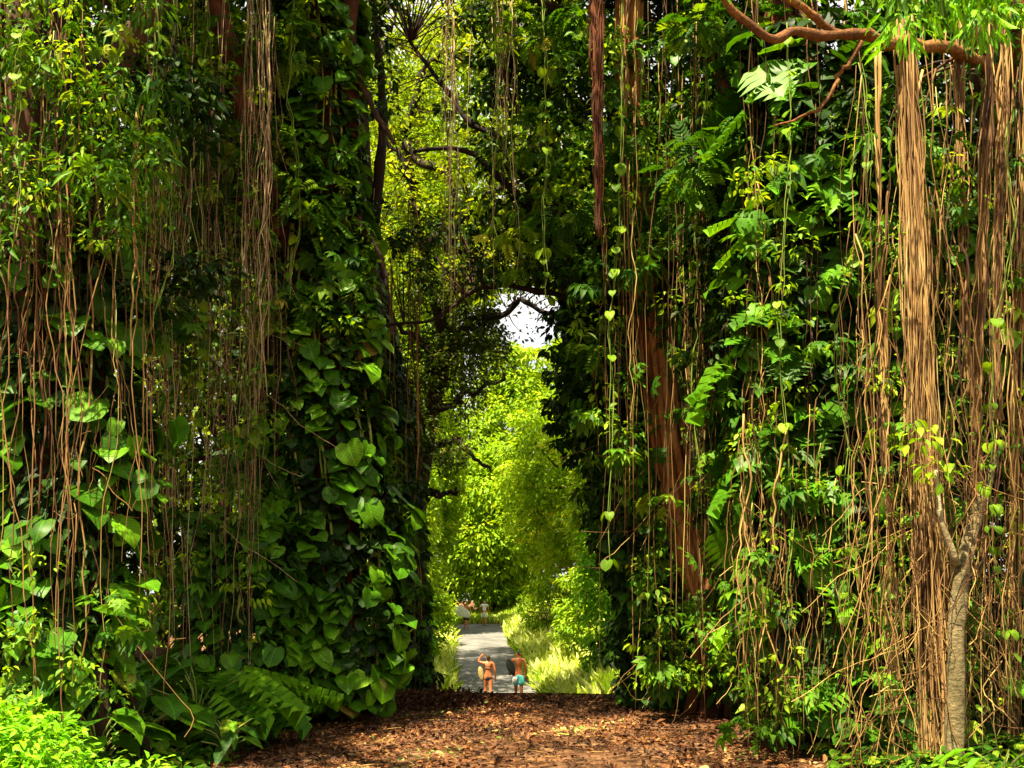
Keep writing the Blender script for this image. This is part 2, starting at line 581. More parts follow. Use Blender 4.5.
def add_roots(tree, px0, px1, top, bot, Y, count, r, mat, amp=.05, parts=90, avoid=True, slant=8, name='aerial_root', single=True):
    """hanging aerial roots of one tree, each a mesh of its own"""
    rest = MB()
    made = 0
    ncl = max(3, count // 5)
    cl = rs.uniform(px0, px1, ncl)
    for k in range(count):
        px = cl[rs.randint(ncl)] + rs.normal(0, (px1 - px0) * .025) if rs.rand() < .72 else rs.uniform(px0, px1)
        y = rs.uniform(*Y)
        pt = rs.uniform(*top)
        pb = rs.uniform(*bot)
        px2 = px + rs.normal(0, slant)
        if avoid and inpoly(np.array([px2]), np.array([pb]))[0]:
            continue
        a = P(px, pt, y)
        b = P(px2, pb, y + rs.normal(0, .15))
        gz = float(terrain(b[0], b[1]))
        if b[2] < gz:
            b[2] = gz - .03
        n = 20
        path = root_path(a, b, n, amp)
        rr = rs.uniform(*r) * (.58 if rs.rand() < .86 else 1.15)
        rad = rr * np.linspace(1.15, .6, n)
        rv = rs.uniform(0, 1)
        m = MB() if made < parts else rest
        tube(m, path, rad, 5, rv)
        if rs.rand() < .3:                       # a forked end
            k0 = rs.randint(n // 3, n - 5)
            e = path[k0] + rs.normal(0, .12, 3) + [0, 0, -rs.uniform(.6, 1.8)]
            e[2] = max(e[2], float(terrain(e[0], e[1])) - .02)
            tube(m, root_path(path[k0], e, 9, amp), rr * np.linspace(.8, .4, 9), 4, rv)
        if made < parts:
            obj(name, m, mat, tree)
        made += 1
    if rest.n:
        obj('aerial_root_curtain', rest, mat, tree, kind='stuff')


# profile column: leaves of a climber hugging a trunk
def climber_points(prof, Y, depth, n, front=.8, bump=.22, seedph=0.0, ymin=None):
    prof = np.array(prof, float)
    py = rs.uniform(prof[0, 0], prof[-1, 0], n)
    L = np.interp(py, prof[:, 0], prof[:, 1])
    R = np.interp(py, prof[:, 0], prof[:, 2])
    cx = (L + R) / 2
    c = P(cx, py, Y)
    e = P(R, py, Y)
    rx = (e - c)[:, 0]
    a = np.where(rs.rand(n) < front, rs.uniform(-math.pi - .3, .3, n), rs.uniform(0, math.pi, n))
    ca, sa = np.cos(a), np.sin(a)
    bmp = 1 + bump * np.sin(a * 3 + c[:, 2] * 2.1 + seedph) * np.cos(c[:, 2] * 3.7 + a * 2 + seedph * 2) + rs.normal(0, .05, n)
    pos = c + np.stack([ca * rx * bmp, sa * depth * bmp, 0 * a], 1)
    nr = np.stack([ca, sa * 1.0, 0 * a], 1)
    dens = np.sin(a * 5 + c[:, 2] * 1.7 + seedph) + np.sin(c[:, 2] * 4.3 - a * 3 + seedph * 3) * .8
    return pos, nr, dens


def climber(tree_label, prof, Y, depth, kinds, label, seedph=0.0, cat='climbing plant'):
    """a thing: foliage + stems climbing a trunk; kinds = [(template, material, n, size, density cut, radial scale)]"""
    pr = np.array(prof, float)
    b = P((pr[-1, 1] + pr[-1, 2]) / 2, pr[-1, 0], Y)
    base = (float(b[0]), float(b[1] - depth * .6), float(terrain(b[0], b[1])))
    t = thing('climbing_plant', base, label, cat, 'climbing plants on the trunks')
    # stems
    st = MB()
    for k in range(9):
        n = 26
        py = np.linspace(pr[0, 0], pr[-1, 0], n)
        L = np.interp(py, pr[:, 0], pr[:, 1]); R = np.interp(py, pr[:, 0], pr[:, 2])
        c = P((L + R) / 2, py, Y)
        rx = (P(R, py, Y) - c)[:, 0]
        a = -rs.uniform(.3, 2.8) + np.cumsum(rs.normal(0, .08, n))
        p = c + np.stack([np.cos(a) * rx * .8, np.sin(a) * depth * .8, 0 * a], 1)
        tube(st, p, rs.uniform(.012, .024), 5, rs.uniform(0, 1))
    obj('stem', st, B['vine'], t)
    mats = {}
    for (tm, mk_, n, size, cut, rsc) in kinds:
        pos, nr, dens = climber_points(prof, Y, depth * rsc, n, seedph=seedph)
        if rsc != 1:
            px, py = proj(pos)
            cc = P(np.interp(py, pr[:, 0], (pr[:, 1] + pr[:, 2]) / 2), py, Y)
            pos[:, 0] = cc[:, 0] + (pos[:, 0] - cc[:, 0]) * rsc
        k = (dens > cut + rs.normal(0, .35, n)) & (pos[:, 2] > terrain(pos[:, 0], pos[:, 1]) + .03) & off_bark(pos)
        pos, nr = pos[k], nr[k]
        m = len(pos)
        up = norm(nr * .8 + [0, 0, 1.0] + rs.normal(0, .3, (m, 3)))
        tip = norm(nr * .6 + [0, 0, -.55] + rs.normal(0, .5, (m, 3)) * [1.2, .6, .6])
        sz = rs.uniform(size[0], size[1], m) * (1 + .25 * (rs.rand(m) < .15))
        pos = pos + nr * rs.uniform(0, .10, (m, 1)) - tip * sz[:, None] * .3
        rnd = np.clip(.3 * (np.sin(pos[:, 2] * 1.3 + seedph) * .5 + .5) + .7 * rs.rand(m), 0, 1)
        if size[1] > .35:
            rnd = rnd * .9
        mats.setdefault(mk_, MB())
        leaves(mats[mk_], tm, pos, up, tip, sz, rnd)
        if size[1] > .2:                                         # leaf stalks
            for q in rs.choice(m, min(m, 160), replace=False):
                a0 = pos[q] - nr[q] * .16 + [0, 0, -.06]
                tube(mats[mk_], smooth_path([a0, (a0 + pos[q]) / 2 + [0, 0, .05], pos[q]], 4), .006, 4, .8)
    for k_, mb in mats.items():
        obj('foliage', mb, G[k_], t)
    return t


def gz(x, y):
    return float(terrain(x, y))


# ------------------------------------------------------------------ NEAR TREES
def tree_root(px, Y, label, group='old banyan trees lining the track'):
    x = float(P(px, 600, Y)[0])
    return thing('banyan_tree', (x, Y, gz(x, Y)), label, 'tree', group)


def pathpx(pts, n=24):
    """list of (px,py,Y) -> smooth world path, bottom first"""
    c = np.array([P(a, b, y) for a, b, y in pts])
    return smooth_path(c, n)


def limb(tree, pts, r0, r1, mat, name='limb', n=18, sides=8, knots=.03):
    m = MB()
    p = pathpx(pts, n) + jitter(n, knots, 3)
    tube(m, p, np.linspace(r0, r1, n) * (1 + .1 * np.sin(np.arange(n) * 1.9) + .09 * np.sin(np.arange(n) * 4.7 + 1) + rs.normal(0, .05, n)), sides, rs.uniform(.2, .8))
    obj(name, m, mat, tree)
    return p


def crown(tree, nodes, specs, bark, keepf=keep_out):
    """specs = [(template, material, centers, rad, per, size, droop)]"""
    tw = MB()
    for (tm, mk_, cs, rad, per, size, droop) in specs:
        m = MB()
        clump_leaves(m, tm, cs, rad, per, size, droop, keep=keepf)
        if m.n:
            obj('crown', m, G[mk_], tree)
        sel = cs[rs.rand(len(cs)) < .6]
        twigs(tw, nodes, sel)
    if tw.n:
        obj('branch', tw, bark, tree)


# --- T1 : nearest on the left
t1 = tree_root(55, 9.9, 'nearest banyan on the left, thick dark trunk behind big round leaves')
m = MB(); p1 = pathpx([(62, 790, 9.9), (58, 500, 9.9), (50, 200, 9.8), (30, -260, 9.6)], 26)
strand_trunk(m, p1, np.linspace(.55, .42, 26), 18, sr=.25); obj('trunk', m, B['dark'], t1)
l1 = limb(t1, [(50, 180, 9.8), (120, 60, 9.6), (210, -80, 9.2)], .2, .08, B['dark'])
l1b = limb(t1, [(45, 60, 9.8), (-60, -60, 9.0), (-160, -200, 8)], .2, .08, B['dark'])
l1c = limb(t1, [(40, -60, 9.7), (110, -200, 7.5), (240, -420, 5.5)], .2, .08, B['dark'])
nodes = np.concatenate([p1[14:], l1, l1b, l1c])
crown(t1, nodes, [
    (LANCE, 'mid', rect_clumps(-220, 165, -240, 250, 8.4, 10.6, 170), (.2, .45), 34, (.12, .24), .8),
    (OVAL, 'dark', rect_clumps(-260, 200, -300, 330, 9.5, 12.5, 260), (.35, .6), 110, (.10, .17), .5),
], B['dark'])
m = MB()
cc = np.stack([rs.uniform(-4.5, 1, 36), rs.uniform(1.0, 9.5, 36), rs.uniform(9.2, 11.5, 36)], 1)  # unseen clumps above the camera, added to dapple the track
cc = np.concatenate([cc, np.stack([rs.uniform(-6, 2.0, 125), rs.uniform(10.0, 13.2, 125), rs.uniform(11.4, 13, 125)], 1)])  # more clumps out of view, added to shade the brow
clump_leaves(m, OVAL, cc, (.3, .7), 90, (.10, .18), .4)
obj('crown', m, G['mid'], t1)  # only the added shade-casting clumps, none in view
m = MB(); twigs(m, nodes, cc); obj('branch', m, B['dark'], t1)
m = MB()
clump_leaves(m, OVAL, rect_clumps(-40, 150, 60, 250, 8.4, 9.4, 30), (.15, .35), 34, (.06, .12), .5, keep=keep_out)
obj('crown', m, G['mid'], t1)
add_roots(t1, -20, 150, (-80, 240), (330, 800), (8.6, 9.4), 52, (.006, .013), B['rootdim'], .06, 80)

# --- T2 : second on the left, tall red-brown trunk
t2 = tree_root(325, 14.2, 'second banyan on the left, red brown trunk with heart shaped leaves lower down')
m = MB(); p2 = pathpx([(332, 715, 14.3), (330, 480, 14.3), (333, 240, 14.2), (322, 60, 14.1), (318, -260, 14)], 28)
strand_trunk(m, p2, np.linspace(.36, .15, 28), 15, rnd0=.0, sr=.3); obj('trunk', m, B['red'], t2)
l2 = limb(t2, [(330, 380, 14.2), (298, 260, 14), (262, 160, 13.6), (225, 40, 13), (200, -120, 12.5)], .26, .12, B['red'])
l2b = limb(t2, [(335, 300, 14.2), (352, 150, 14), (348, 40, 13.8), (360, -160, 13.5)], .17, .1, B['red'])
l2c = limb(t2, [(345, 200, 14), (372, 240, 13.8), (388, 290, 13.6)], .07, .03, B['dark'])
l2d = limb(t2, [(350, 60, 13.8), (380, 120, 13.7), (392, 145, 13.7)], .07, .03, B['dark'])
nodes = np.concatenate([p2[12:], l2, l2b])
crown(t2, nodes, [
    (SPRAY, 'mid', rect_clumps(130, 372, -240, 240, 13, 15.5, 150), (.35, .6), 26, (.22, .36), .5),
    (OVAL, 'dark', rect_clumps(120, 360, -300, 260, 14.3, 17, 260), (.35, .65), 90, (.12, .2), .5),
], B['dark'])
add_roots(t2, 150, 275, (-80, 60), (330, 690), (11.8, 13.6), 95, (.005, .011), B['rootpink'], .07, 95)
t2r = t2

# --- T3 : third on the left
t3 = tree_root(398, 18.6, 'third banyan on the left, slim dark trunk at the edge of the opening')
m = MB(); p3 = pathpx([(400, 700, 18.6), (398, 520, 18.6), (386, 380, 18.5), (356, 200, 18.3), (338, -160, 18)], 26)
strand_trunk(m, p3, np.linspace(.36, .22, 26), 10); obj('trunk', m, B['dark'], t3)
l3 = limb(t3, [(374, 220, 18.3), (384, 120, 18), (372, -20, 17.5)], .12, .06, B['dark'])
crown(t3, p3[10:], [
    (OVAL, 'dark', rect_clumps(325, 372, -200, 420, 17.5, 19.5, 110), (.3, .5), 60, (.13, .22), .6),
    (OVAL, 'mid', rect_clumps(325, 372, -200, 420, 17, 18.3, 40), (.3, .45), 35, (.13, .22), .6),
], B['dark'])
m = MB()
ce = np.array([P(np.interp(y_, [0, 200, 300, 420, 500, 690], [338, 350, 368, 392, 414, 420]) + rs.uniform(-12, 10), y_, rs.uniform(17, 18.6)) for y_ in rs.uniform(0, 690, 60)])
clump_leaves(m, OVAL, ce, (.10, .28), 30, (.11, .2), .7)
obj('crown', m, G['dark'], t3)
m = MB()
clump_leaves(m, OVAL, ce[::3] + [0, -.3, 0], (.10, .24), 16, (.10, .17), .7)
obj('crown', m, G['mid'], t3)
add_roots(t3, 366, 416, (180, 330), (480, 695), (17.4, 18), 34, (.008, .014), B['root'], .05, 34, avoid=False, slant=3)

# --- T4 : right edge of the opening, leaning trunk
t4 = tree_root(715, 15.4, 'leaning banyan at the right edge of the opening, bare orange brown bark')
m = MB(); p4 = pathpx([(742, 730, 15.4), (722, 640, 15.4), (695, 560, 15.4), (672, 470, 15.3), (655, 360, 15.2), (640, 210, 15.1), (628, 60, 15), (640, -240, 15)], 34)
strand_trunk(m, p4, np.linspace(.34, .2, 34), 17, rnd0=.2, sr=.26); obj('trunk', m, B['brightorange'], t4)
m = MB(); p4b = pathpx([(712, 730, 15.0), (722, 560, 14.9), (738, 430, 14.9), (715, 330, 15), (680, 260, 15.1)], 24)
strand_trunk(m, p4b, np.linspace(.26, .17, 24), 9, rnd0=.3); obj('trunk', m, B['red'], t4)
m = MB(); p4c = pathpx([(655, 710, 15.8), (635, 600, 15.8), (612, 470, 15.8), (592, 360, 15.6), (572, 280, 15.3), (545, 190, 15)], 24)
strand_trunk(m, p4c, np.linspace(.28, .13, 24), 8); obj('limb', m, B['dark'], t4)
l4 = limb(t4, [(580, 330, 15.5), (560, 250, 15.2), (520, 200, 15), (470, 150, 14.8), (415, 152, 14.6)], .11, .03, B['black'], n=22, knots=.05)
l4b = limb(t4, [(545, 215, 15.1), (520, 170, 15.2), (500, 140, 15.4), (462, 120, 15.6), (440, 80, 15.8), (412, 42, 16)], .08, .03, B['black'], n=22, knots=.05)
l4c = limb(t4, [(575, 300, 15.5), (530, 288, 15.8), (480, 285, 16), (435, 322, 16), (384, 328, 16)], .06, .02, B['black'], n=22, knots=.05)
l4d = limb(t4, [(630, 60, 15), (570, 20, 14.6), (500, -30, 14)], .14, .07, B['dark'])
nodes = np.concatenate([p4[12:], p4c[8:], l4d, p4b[10:]])
crown(t4, nodes, [
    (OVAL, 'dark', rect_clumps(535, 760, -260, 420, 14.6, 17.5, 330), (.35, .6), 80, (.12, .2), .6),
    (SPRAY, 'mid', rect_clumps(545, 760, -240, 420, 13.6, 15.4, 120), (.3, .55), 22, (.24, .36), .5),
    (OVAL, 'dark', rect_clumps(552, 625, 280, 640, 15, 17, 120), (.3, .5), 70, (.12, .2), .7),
], B['dark'])
m = MB()
ce = np.concatenate([np.array([P(np.interp(y_, [280, 430, 480, 540, 610, 690], [560, 566, 588, 606, 618, 616]) + rs.uniform(-14, 12), y_, rs.uniform(14.9, 16.2)) for y_ in rs.uniform(285, 690, 46)])])
clump_leaves(m, OVAL, ce, (.10, .26), 30, (.11, .19), .7)
obj('crown', m, G['dark'], t4)
m = MB()
clump_leaves(m, OVAL, ce[::3] + [0, -.25, 0], (.10, .22), 16, (.10, .17), .7)
obj('crown', m, G['mid'], t4)
# loose clusters hanging into the top of the opening
m = MB()
clump_leaves(m, OVAL, rect_clumps(478, 570, -60, 285, 14.5, 16.5, 120, avoid=False), (.2, .36), 40, (.11, .19), .5)
obj('crown', m, G['dark'], t4)
m = MB()
cs4 = np.concatenate([rect_clumps(352, 500, -80, 24, 14.5, 17, 40, avoid=False), rect_clumps(385, 560, 215, 290, 15.5, 17, 24, avoid=False), rect_clumps(360, 500, 20, 250, 15, 17, 18, avoid=False)])
clump_leaves(m, OVAL, cs4, (.15, .35), 34, (.10, .17), .4)
obj('crown', m, G['dark'], t4)
m = MB(); twigs(m, np.concatenate([l4, l4b, l4c]), cs4, .010); obj('branch', m, B['dark'], t4)
m = MB()
clump_leaves(m, SPRAY, rect_clumps(480, 562, -60, 270, 14, 15.5, 34, avoid=False), (.2, .36), 14, (.18, .28), .5)
obj('crown', m, G['bright'], t4)
add_roots(t4, 560, 742, (-80, 250), (380, 720), (12.6, 14.6), 80, (.006, .012), B['root'], .05, 80)
add_roots(t4, 430, 565, (-80, 60), (90, 340), (13.5, 15), 38, (.006, .010), B['rootpink'], .04, 38, avoid=False, slant=2)

# --- T5 : behind the wall of leaves on the right
t5 = tree_root(815, 12.6, 'banyan right of the leaning tree, brown trunk hidden by large split leaves')
m = MB(); p5 = pathpx([(835, 760, 12.8), (822, 560, 12.8), (810, 330, 12.7), (800, 180, 12.6), (770, -260, 12.5)], 26)
strand_trunk(m, p5, np.linspace(.5, .32, 26), 14, rnd0=.2); obj('trunk', m, B['red'], t5)
l5 = limb(t5, [(805, 260, 12.7), (860, 120, 12.2), (930, -40, 11.5)], .2, .1, B['red'])
l5b = limb(t5, [(806, 300, 12.6), (750, 160, 12.8), (700, 20, 13)], .16, .08, B['red'])
nodes = np.concatenate([p5[10:], l5, l5b])
crown(t5, nodes, [
    (OVAL, 'dark', rect_clumps(700, 960, -260, 360, 12.4, 15, 300), (.35, .6), 80, (.11, .18), .6),
    (SPRAY, 'mid', rect_clumps(690, 900, -240, 200, 11.6, 12.6, 60), (.3, .5), 20, (.24, .36), .5),
], B['dark'])
add_roots(t5, 745, 885, (-60, 330), (420, 760), (10.8, 12), 90, (.005, .012), B['root'], .07, 90, slant=18)

# --- T6 : nearest on the right, root column
t6 = tree_root(990, 10.6, 'nearest banyan on the right, thick columns of pale orange hanging roots')
m = MB(); p6 = pathpx([(1075, 800, 10.8), (1070, 500, 10.8), (1050, 200, 10.6), (1000, -50, 10.2), (960, -300, 10)], 26)
strand_trunk(m, p6, np.linspace(.5, .35, 26), 14, rnd0=.2); obj('trunk', m, B['red'], t6)
l6 = limb(t6, [(1030, 90, 10.5), (960, 50, 9.6), (880, 42, 9.0), (800, 30, 8.6), (765, 45, 8.4), (730, 8, 8.2), (712, -20, 8.1)], .085, .035, B['branch'], n=40, knots=.035)
l6b = limb(t6, [(890, 46, 9.0), (830, 22, 8.8), (770, -10, 8.6), (700, -60, 8.4)], .05, .028, B['branch'], n=30, knots=.035)
l6c = limb(t6, [(1020, 40, 10.3), (960, -60, 8.8), (900, -200, 7.5)], .17, .08, B['red'])
l6d = limb(t6, [(860, 45, 8.9), (820, 110, 8.9), (775, 125, 9.0)], .028, .01, B['branch'], n=22, knots=.04)


def root_column(tree, pxs, Y, R, ns, mat, r=(.008, .02), fray=1.0, parts=False):
    """column of fused hanging roots: pxs = [(px, py, radius factor)]"""
    m = MB()
    n = 30
    base = pathpx([(a, b, Y) for a, b, c in pxs], n)
    rf = np.interp(np.linspace(0, 1, n), np.linspace(0, 1, len(pxs)), [c for a, b, c in pxs])
    for k in range(ns):
        a = rs.uniform(0, 6.28) + np.cumsum(rs.normal(0, .10, n))
        q = R * rf * rs.uniform(.15, 1.0) ** .6
        p = base + np.stack([np.cos(a) * q, np.sin(a) * q, 0 * a], 1) + jitter(n, .026, 3)
        i0 = 0 if rs.rand() < .75 else rs.randint(0, n // 3)
        i1 = n if rs.rand() < .7 else rs.randint(n // 2, n)
        tube(m, p[i0:i1], rs.uniform(*r) * (1 if rs.rand() < .88 else 1.9) * (1 + .25 * np.sin(np.arange(i1 - i0) * .7 + k)), 5, rs.uniform(0, 1))
    for k in range(int(ns * fray)):                             # loose strands
        i0 = rs.randint(0, n - 9)
        L = rs.randint(6, 16)
        i1 = min(n, i0 + L)
        d = norm(rs.normal(0, 1, 3) * [1, 1, 0])
        t = np.linspace(0, 1, i1 - i0)[:, None]
        p = base[i0:i1] + d * R * (rf[i0:i1, None] * .9 + 1.1 * np.sin(t * math.pi * rs.uniform(.5, 1)) * rs.uniform(.2, 1)) + jitter(i1 - i0, .02, 3)
        tube(m, p, rs.uniform(.003, .007), 4, rs.uniform(.3, 1))
    return obj('root_column', m, mat, tree)


root_column(t6, [(904, 20, 1.2), (914, 200, .8), (922, 400, .9), (932, 600, 1.3), (945, 790, 2.1)], 9.2, .078, 70, B['orange'], (.0035, .010), fray=1.5)
root_column(t6, [(992, 15, 1), (980, 300, 1), (974, 480, .8), (985, 560, .4)], 9.4, .036, 13, B['orange'], (.005, .012), fray=1.2)
root_column(t6, [(1006, 10, 1), (996, 300, .6), (1000, 420, .4)], 9.0, .045, 12, B['orange'], (.005, .011))
root_column(t6, [(1030, 20, 1), (1016, 380, 1), (1012, 760, .9)], 9.7, .06, 14, B['root'], (.005, .012))
root_column(t6, [(957, 20, 1), (962, 260, .8), (968, 400, .4)], 9.7, .045, 10, B['orange'], (.005, .011))
root_column(t6, [(876, 48, 1), (880, 250, .6), (890, 600, .8), (896, 770, 1)], 9.9, .04, 7, B['root'])
root_column(t4, [(597, -60, 1), (597, 90, 1.05), (597, 120, .8), (598, 170, .3), (599, 235, .06)], 12.4, .065, 34, B['red'], (.006, .014), 1.6)
nodes = np.concatenate([p6[10:], l6[:12], l6c])
crown(t6, nodes, [
    (OVAL, 'dark', rect_clumps(860, 1260, -260, 420, 10.2, 13, 300), (.35, .55), 80, (.10, .16), .6),
    (LANCE, 'mid', rect_clumps(880, 1240, -200, 240, 9.6, 11, 80), (.3, .5), 36, (.16, .26), .9),
], B['dark'])
m = MB()
cs = rect_clumps(890, 1080, -110, 38, 5.8, 8.4, 46)
clump_leaves(m, LANCE, cs[:26], (.14, .34), 34, (.10, .2), .9)
obj('crown', m, G['lime'], t6)
m = MB(); clump_leaves(m, LANCE, cs[20:], (.14, .34), 34, (.10, .2), .9)
obj('crown', m, G['mid'], t6)
m = MB(); twigs(m, l6c, cs, .006); obj('branch', m, B['red'], t6)
m = MB()
clump_leaves(m, LANCE, rect_clumps(700, 900, -110, -14, 7, 8.2, 14), (.12, .22), 26, (.12, .2), .9)
obj('crown', m, G['lime'], t6)
add_roots(t5, 740, 900, (380, 560), (640, 770), (10.4, 11.4), 90, (.005, .011), B['root'], .06, 60, slant=10, name='aerial_root')
add_roots(t6, 850, 1030, (-40, 420), (520, 790), (8.6, 10.2), 95, (.005, .012), B['root'], .07, 95, slant=14)


# ------------------------------------------------------------------ tangle of thin crossing roots low on the right
def tangle(tree, px0, px1, py0, py1, Y0, Y1, n, mat, name='root_tangle'):
    m = MB()
    for k in range(n):
        px, py, y = rs.uniform(px0, px1), rs.uniform(py0, py1), rs.uniform(Y0, Y1)
        L = rs.uniform(40, 150)
        ang = rs.normal(0, .5)
        a = P(px, py, y)
        b = P(px + L * math.sin(ang), py + L * math.cos(ang), y + rs.normal(0, .2))
        b[2] = max(b[2], gz(b[0], b[1]) - .02)
        c = (a + b) / 2 + rs.normal(0, .14, 3) - [0, 0, rs.rand() ** 2 * .5]
        p = smooth_path([a, c, b], 12) + jitter(12, .025, 3)
        tube(m, p, rs.uniform(.0025, .0052), 4, rs.uniform(0, 1))
    obj(name, m, mat, tree, kind='stuff')


tangle(t6, 850, 1030, 420, 760, 8.8, 10.0, 170, B['root'])
tangle(t5, 750, 890, 500, 680, 10.6, 11.6, 110, B['root'])
tangle(t6, 880, 1030, 520, 680, 8.8, 9.6, 90, B['root'])
tangle(t5, 745, 890, 150, 700, 11, 12.2, 130, B['root'])
tangle(t1, -20, 140, 300, 640, 8.8, 9.6, 40, B['rootdim'])
tangle(t4, 665, 735, 200, 650, 13.6, 14.9, 90, B['root'])
tangle(t2, 190, 270, 150, 560, 12.5, 13.8, 60, B['rootpink'])

# --- pale slim tree on the right
x0 = float(P(962, 600, 8.9)[0])
tp = thing('young_tree', (x0, 8.9, gz(x0, 8.9)), 'slim young tree with smooth pale bark beside the thick root column', 'tree')
m = MB(); pp = pathpx([(952, 800, 8.9), (956, 690, 8.9), (959, 600, 8.9), (966, 545, 8.95), (982, 500, 9.4), (1000, 420, 10.0)], 24)
tube(m, pp + jitter(24, .012, 3), np.linspace(.082, .05, 24) * (1 + .07 * np.sin(np.arange(24) * 2.3) + .05 * np.sin(np.arange(24) * 5.1)), 12, .2)
obj('trunk', m, B['pale'], tp)
m = MB(); q = pathpx([(957, 565, 8.9), (940, 520, 8.8), (936, 470, 8.8)], 10); tube(m, q, np.linspace(.04, .015, 10), 6, .6)
obj('branch', m, B['pale'], tp)
m = MB(); clump_leaves(m, OVAL, np.array([pp[-1], pp[-1] + [.1, 0, .5], q[-1], q[-1] + [-.1, 0, .3]]), (.2, .3), 26, (.08, .14), .5)
obj('crown', m, G['bright'], tp)

# ------------------------------------------------------------------ climbers on the trunks
climber('t1', [(250, -20, 125), (420, -20, 135), (720, -20, 120)], 9.7, .55,
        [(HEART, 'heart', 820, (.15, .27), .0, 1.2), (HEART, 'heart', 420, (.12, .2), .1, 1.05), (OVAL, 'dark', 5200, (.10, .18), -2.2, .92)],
        'climber with very large glossy round leaves on the nearest left trunk', .3)
climber('t2', [(-40, 275, 355), (120, 280, 358), (225, 275, 362), (330, 262, 376), (520, 262, 398), (640, 262, 400), (705, 270, 395)], 14.0, .62,
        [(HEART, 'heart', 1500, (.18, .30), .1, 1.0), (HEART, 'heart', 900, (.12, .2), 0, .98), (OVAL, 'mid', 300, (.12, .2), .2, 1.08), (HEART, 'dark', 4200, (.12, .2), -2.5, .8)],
        'climber with stacked heart shaped leaves clothing the second left trunk', 1.3)
climber('t2b', [(520, 190, 290), (640, 175, 295), (712, 180, 300)], 13.2, .5,
        [(HEART, 'heart', 350, (.16, .28), -.2, 1.0), (OVAL, 'mid', 900, (.10, .18), -.6, .95), (OVAL, 'dark', 1400, (.12, .2), -2, .75)],
        'low leafy climber between the pinkish root curtain and the ground plants', 2.2)
climber('t3', [(-60, 322, 350), (150, 332, 358), (300, 350, 380), (420, 372, 416), (560, 376, 424), (698, 382, 424)], 18.2, .5,
        [(HEART, 'mid', 1000, (.14, .24), 0, 1.0), (OVAL, 'dark', 5200, (.14, .22), -2, .9)],
        'small leaved climber on the slim dark trunk beside the opening', 3.3)
climber('t4', [(260, 574, 650), (350, 572, 650), (440, 580, 660), (520, 603, 670), (610, 624, 685), (700, 624, 692)], 15.9, .7,
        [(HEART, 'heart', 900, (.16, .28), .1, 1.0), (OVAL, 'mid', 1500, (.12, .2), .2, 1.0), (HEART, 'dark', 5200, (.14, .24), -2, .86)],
        'dark leafy climber bulging into the right side of the opening', 4.1)
climber('t4b', [(60, 600, 740), (250, 610, 750), (420, 690, 760), (700, 715, 770)], 14.6, .5,
        [(HEART, 'heart', 600, (.2, .34), .5, 1.0), (UMB, 'mid', 260, (.28, .42), .4, 1.0)],
        'scattered heart leaves climbing the leaning orange barked trunk', 5.3)
climber('t5', [(40, 745, 890), (260, 745, 900), (420, 740, 905), (600, 745, 890), (720, 780, 890)], 11.5, .6,
        [(SPLIT, 'heart', 330, (.42, .66), .0, 1.08), (HEART, 'heart', 700, (.22, .36), .2, 1.04), (UMB, 'mid', 330, (.32, .46), .2, 1.05), (HEART, 'dark', 3600, (.14, .24), -2, .8)],
        'climber with broad split leaves and finger like sprays right of the leaning tree', 6.2)
climber('t6', [(120, 880, 1060), (400, 890, 1060), (620, 880, 1060), (780, 900, 1060)], 10.4, .6,
        [(HEART, 'heart', 420, (.2, .34), .2, 1.0), (UMB, 'bright', 90, (.26, .4), .7, 1.05), (OVAL, 'dark', 5200, (.12, .2), -2, .8)],
        'leafy climber behind the orange root columns on the far right', 7.7)

for (tr, nd_, a) in [(t1, p1, (-20, 150, -20, 230, 8.3, 9.5, 42)), (t1, p1, (-20, 140, 560, 720, 8.3, 9.3, 14)), (t2, p2, (140, 270, 0, 620, 12.2, 13.8, 90)), (t2, p2, (270, 385, -20, 330, 13, 13.9, 50)), (t4, p4, (640, 745, 480, 690, 13.6, 14.6, 40)), (t4, p4, (560, 745, 20, 480, 12.8, 14.6, 80)), (t5, p5, (735, 895, 100, 740, 10.4, 11.6, 75)), (t6, p6, (880, 1030, 150, 760, 9.3, 10, 50))]:
    for mk_, f, tm, sz in (('mid', 1.0, OVAL, (.06, .12)), ('bright', .7, OVAL, (.05, .10)), ('mid', .3, UMB, (.16, .26)), ('olive', .5, LANCE, (.08, .15))):  # bright copies paint sunlit flecks in front of the dark leaves
        m = MB()
        cs = rect_clumps(*a[:6], int(a[6] * f))
        clump_leaves(m, tm, cs, (.12, .3), 26 if tm is OVAL else 8, tuple(q * a[4] / 10 for q in sz), .5, keep=keep_out)
        obj('crown', m, G[mk_], tr)  # leafy side shoots along the trunks, not the tree's crown
# ------------------------------------------------------------------ leafy hanging vines (each a thing)
HV = [(152, -40, 330, 9.0, 'hanging vine with pale heart leaves between the nearest and second left trees'),
      (20, -40, 240, 8.4, 'hanging vine with green leaves at the top left corner of the picture'),
      (205, -40, 420, 12.2, 'thin leafy vine among the pinkish roots left of the red brown trunk'),
      (290, -40, 300, 12.8, 'leafy vine hanging just in front of the red brown trunk'),
      (539, -40, 300, 13.0, 'pale leafy vine hanging alone into the right half of the opening'),
      (492, -40, 240, 13.2, 'short leafy vine hanging in the middle of the opening'),
      (622, -40, 560, 12.6, 'long green vine just left of the leaning orange trunk'),
      (700, -40, 470, 12.2, 'leafy vine between the leaning trunk and the split leaved climber'),
      (788, 20, 600, 10.4, 'long pale vine in front of the split leaved climber'),
      (860, 60, 640, 9.6, 'leafy vine just left of the thick root column'),
      (1010, 120, 700, 8.8, 'leafy vine at the right edge behind the thin root columns')]
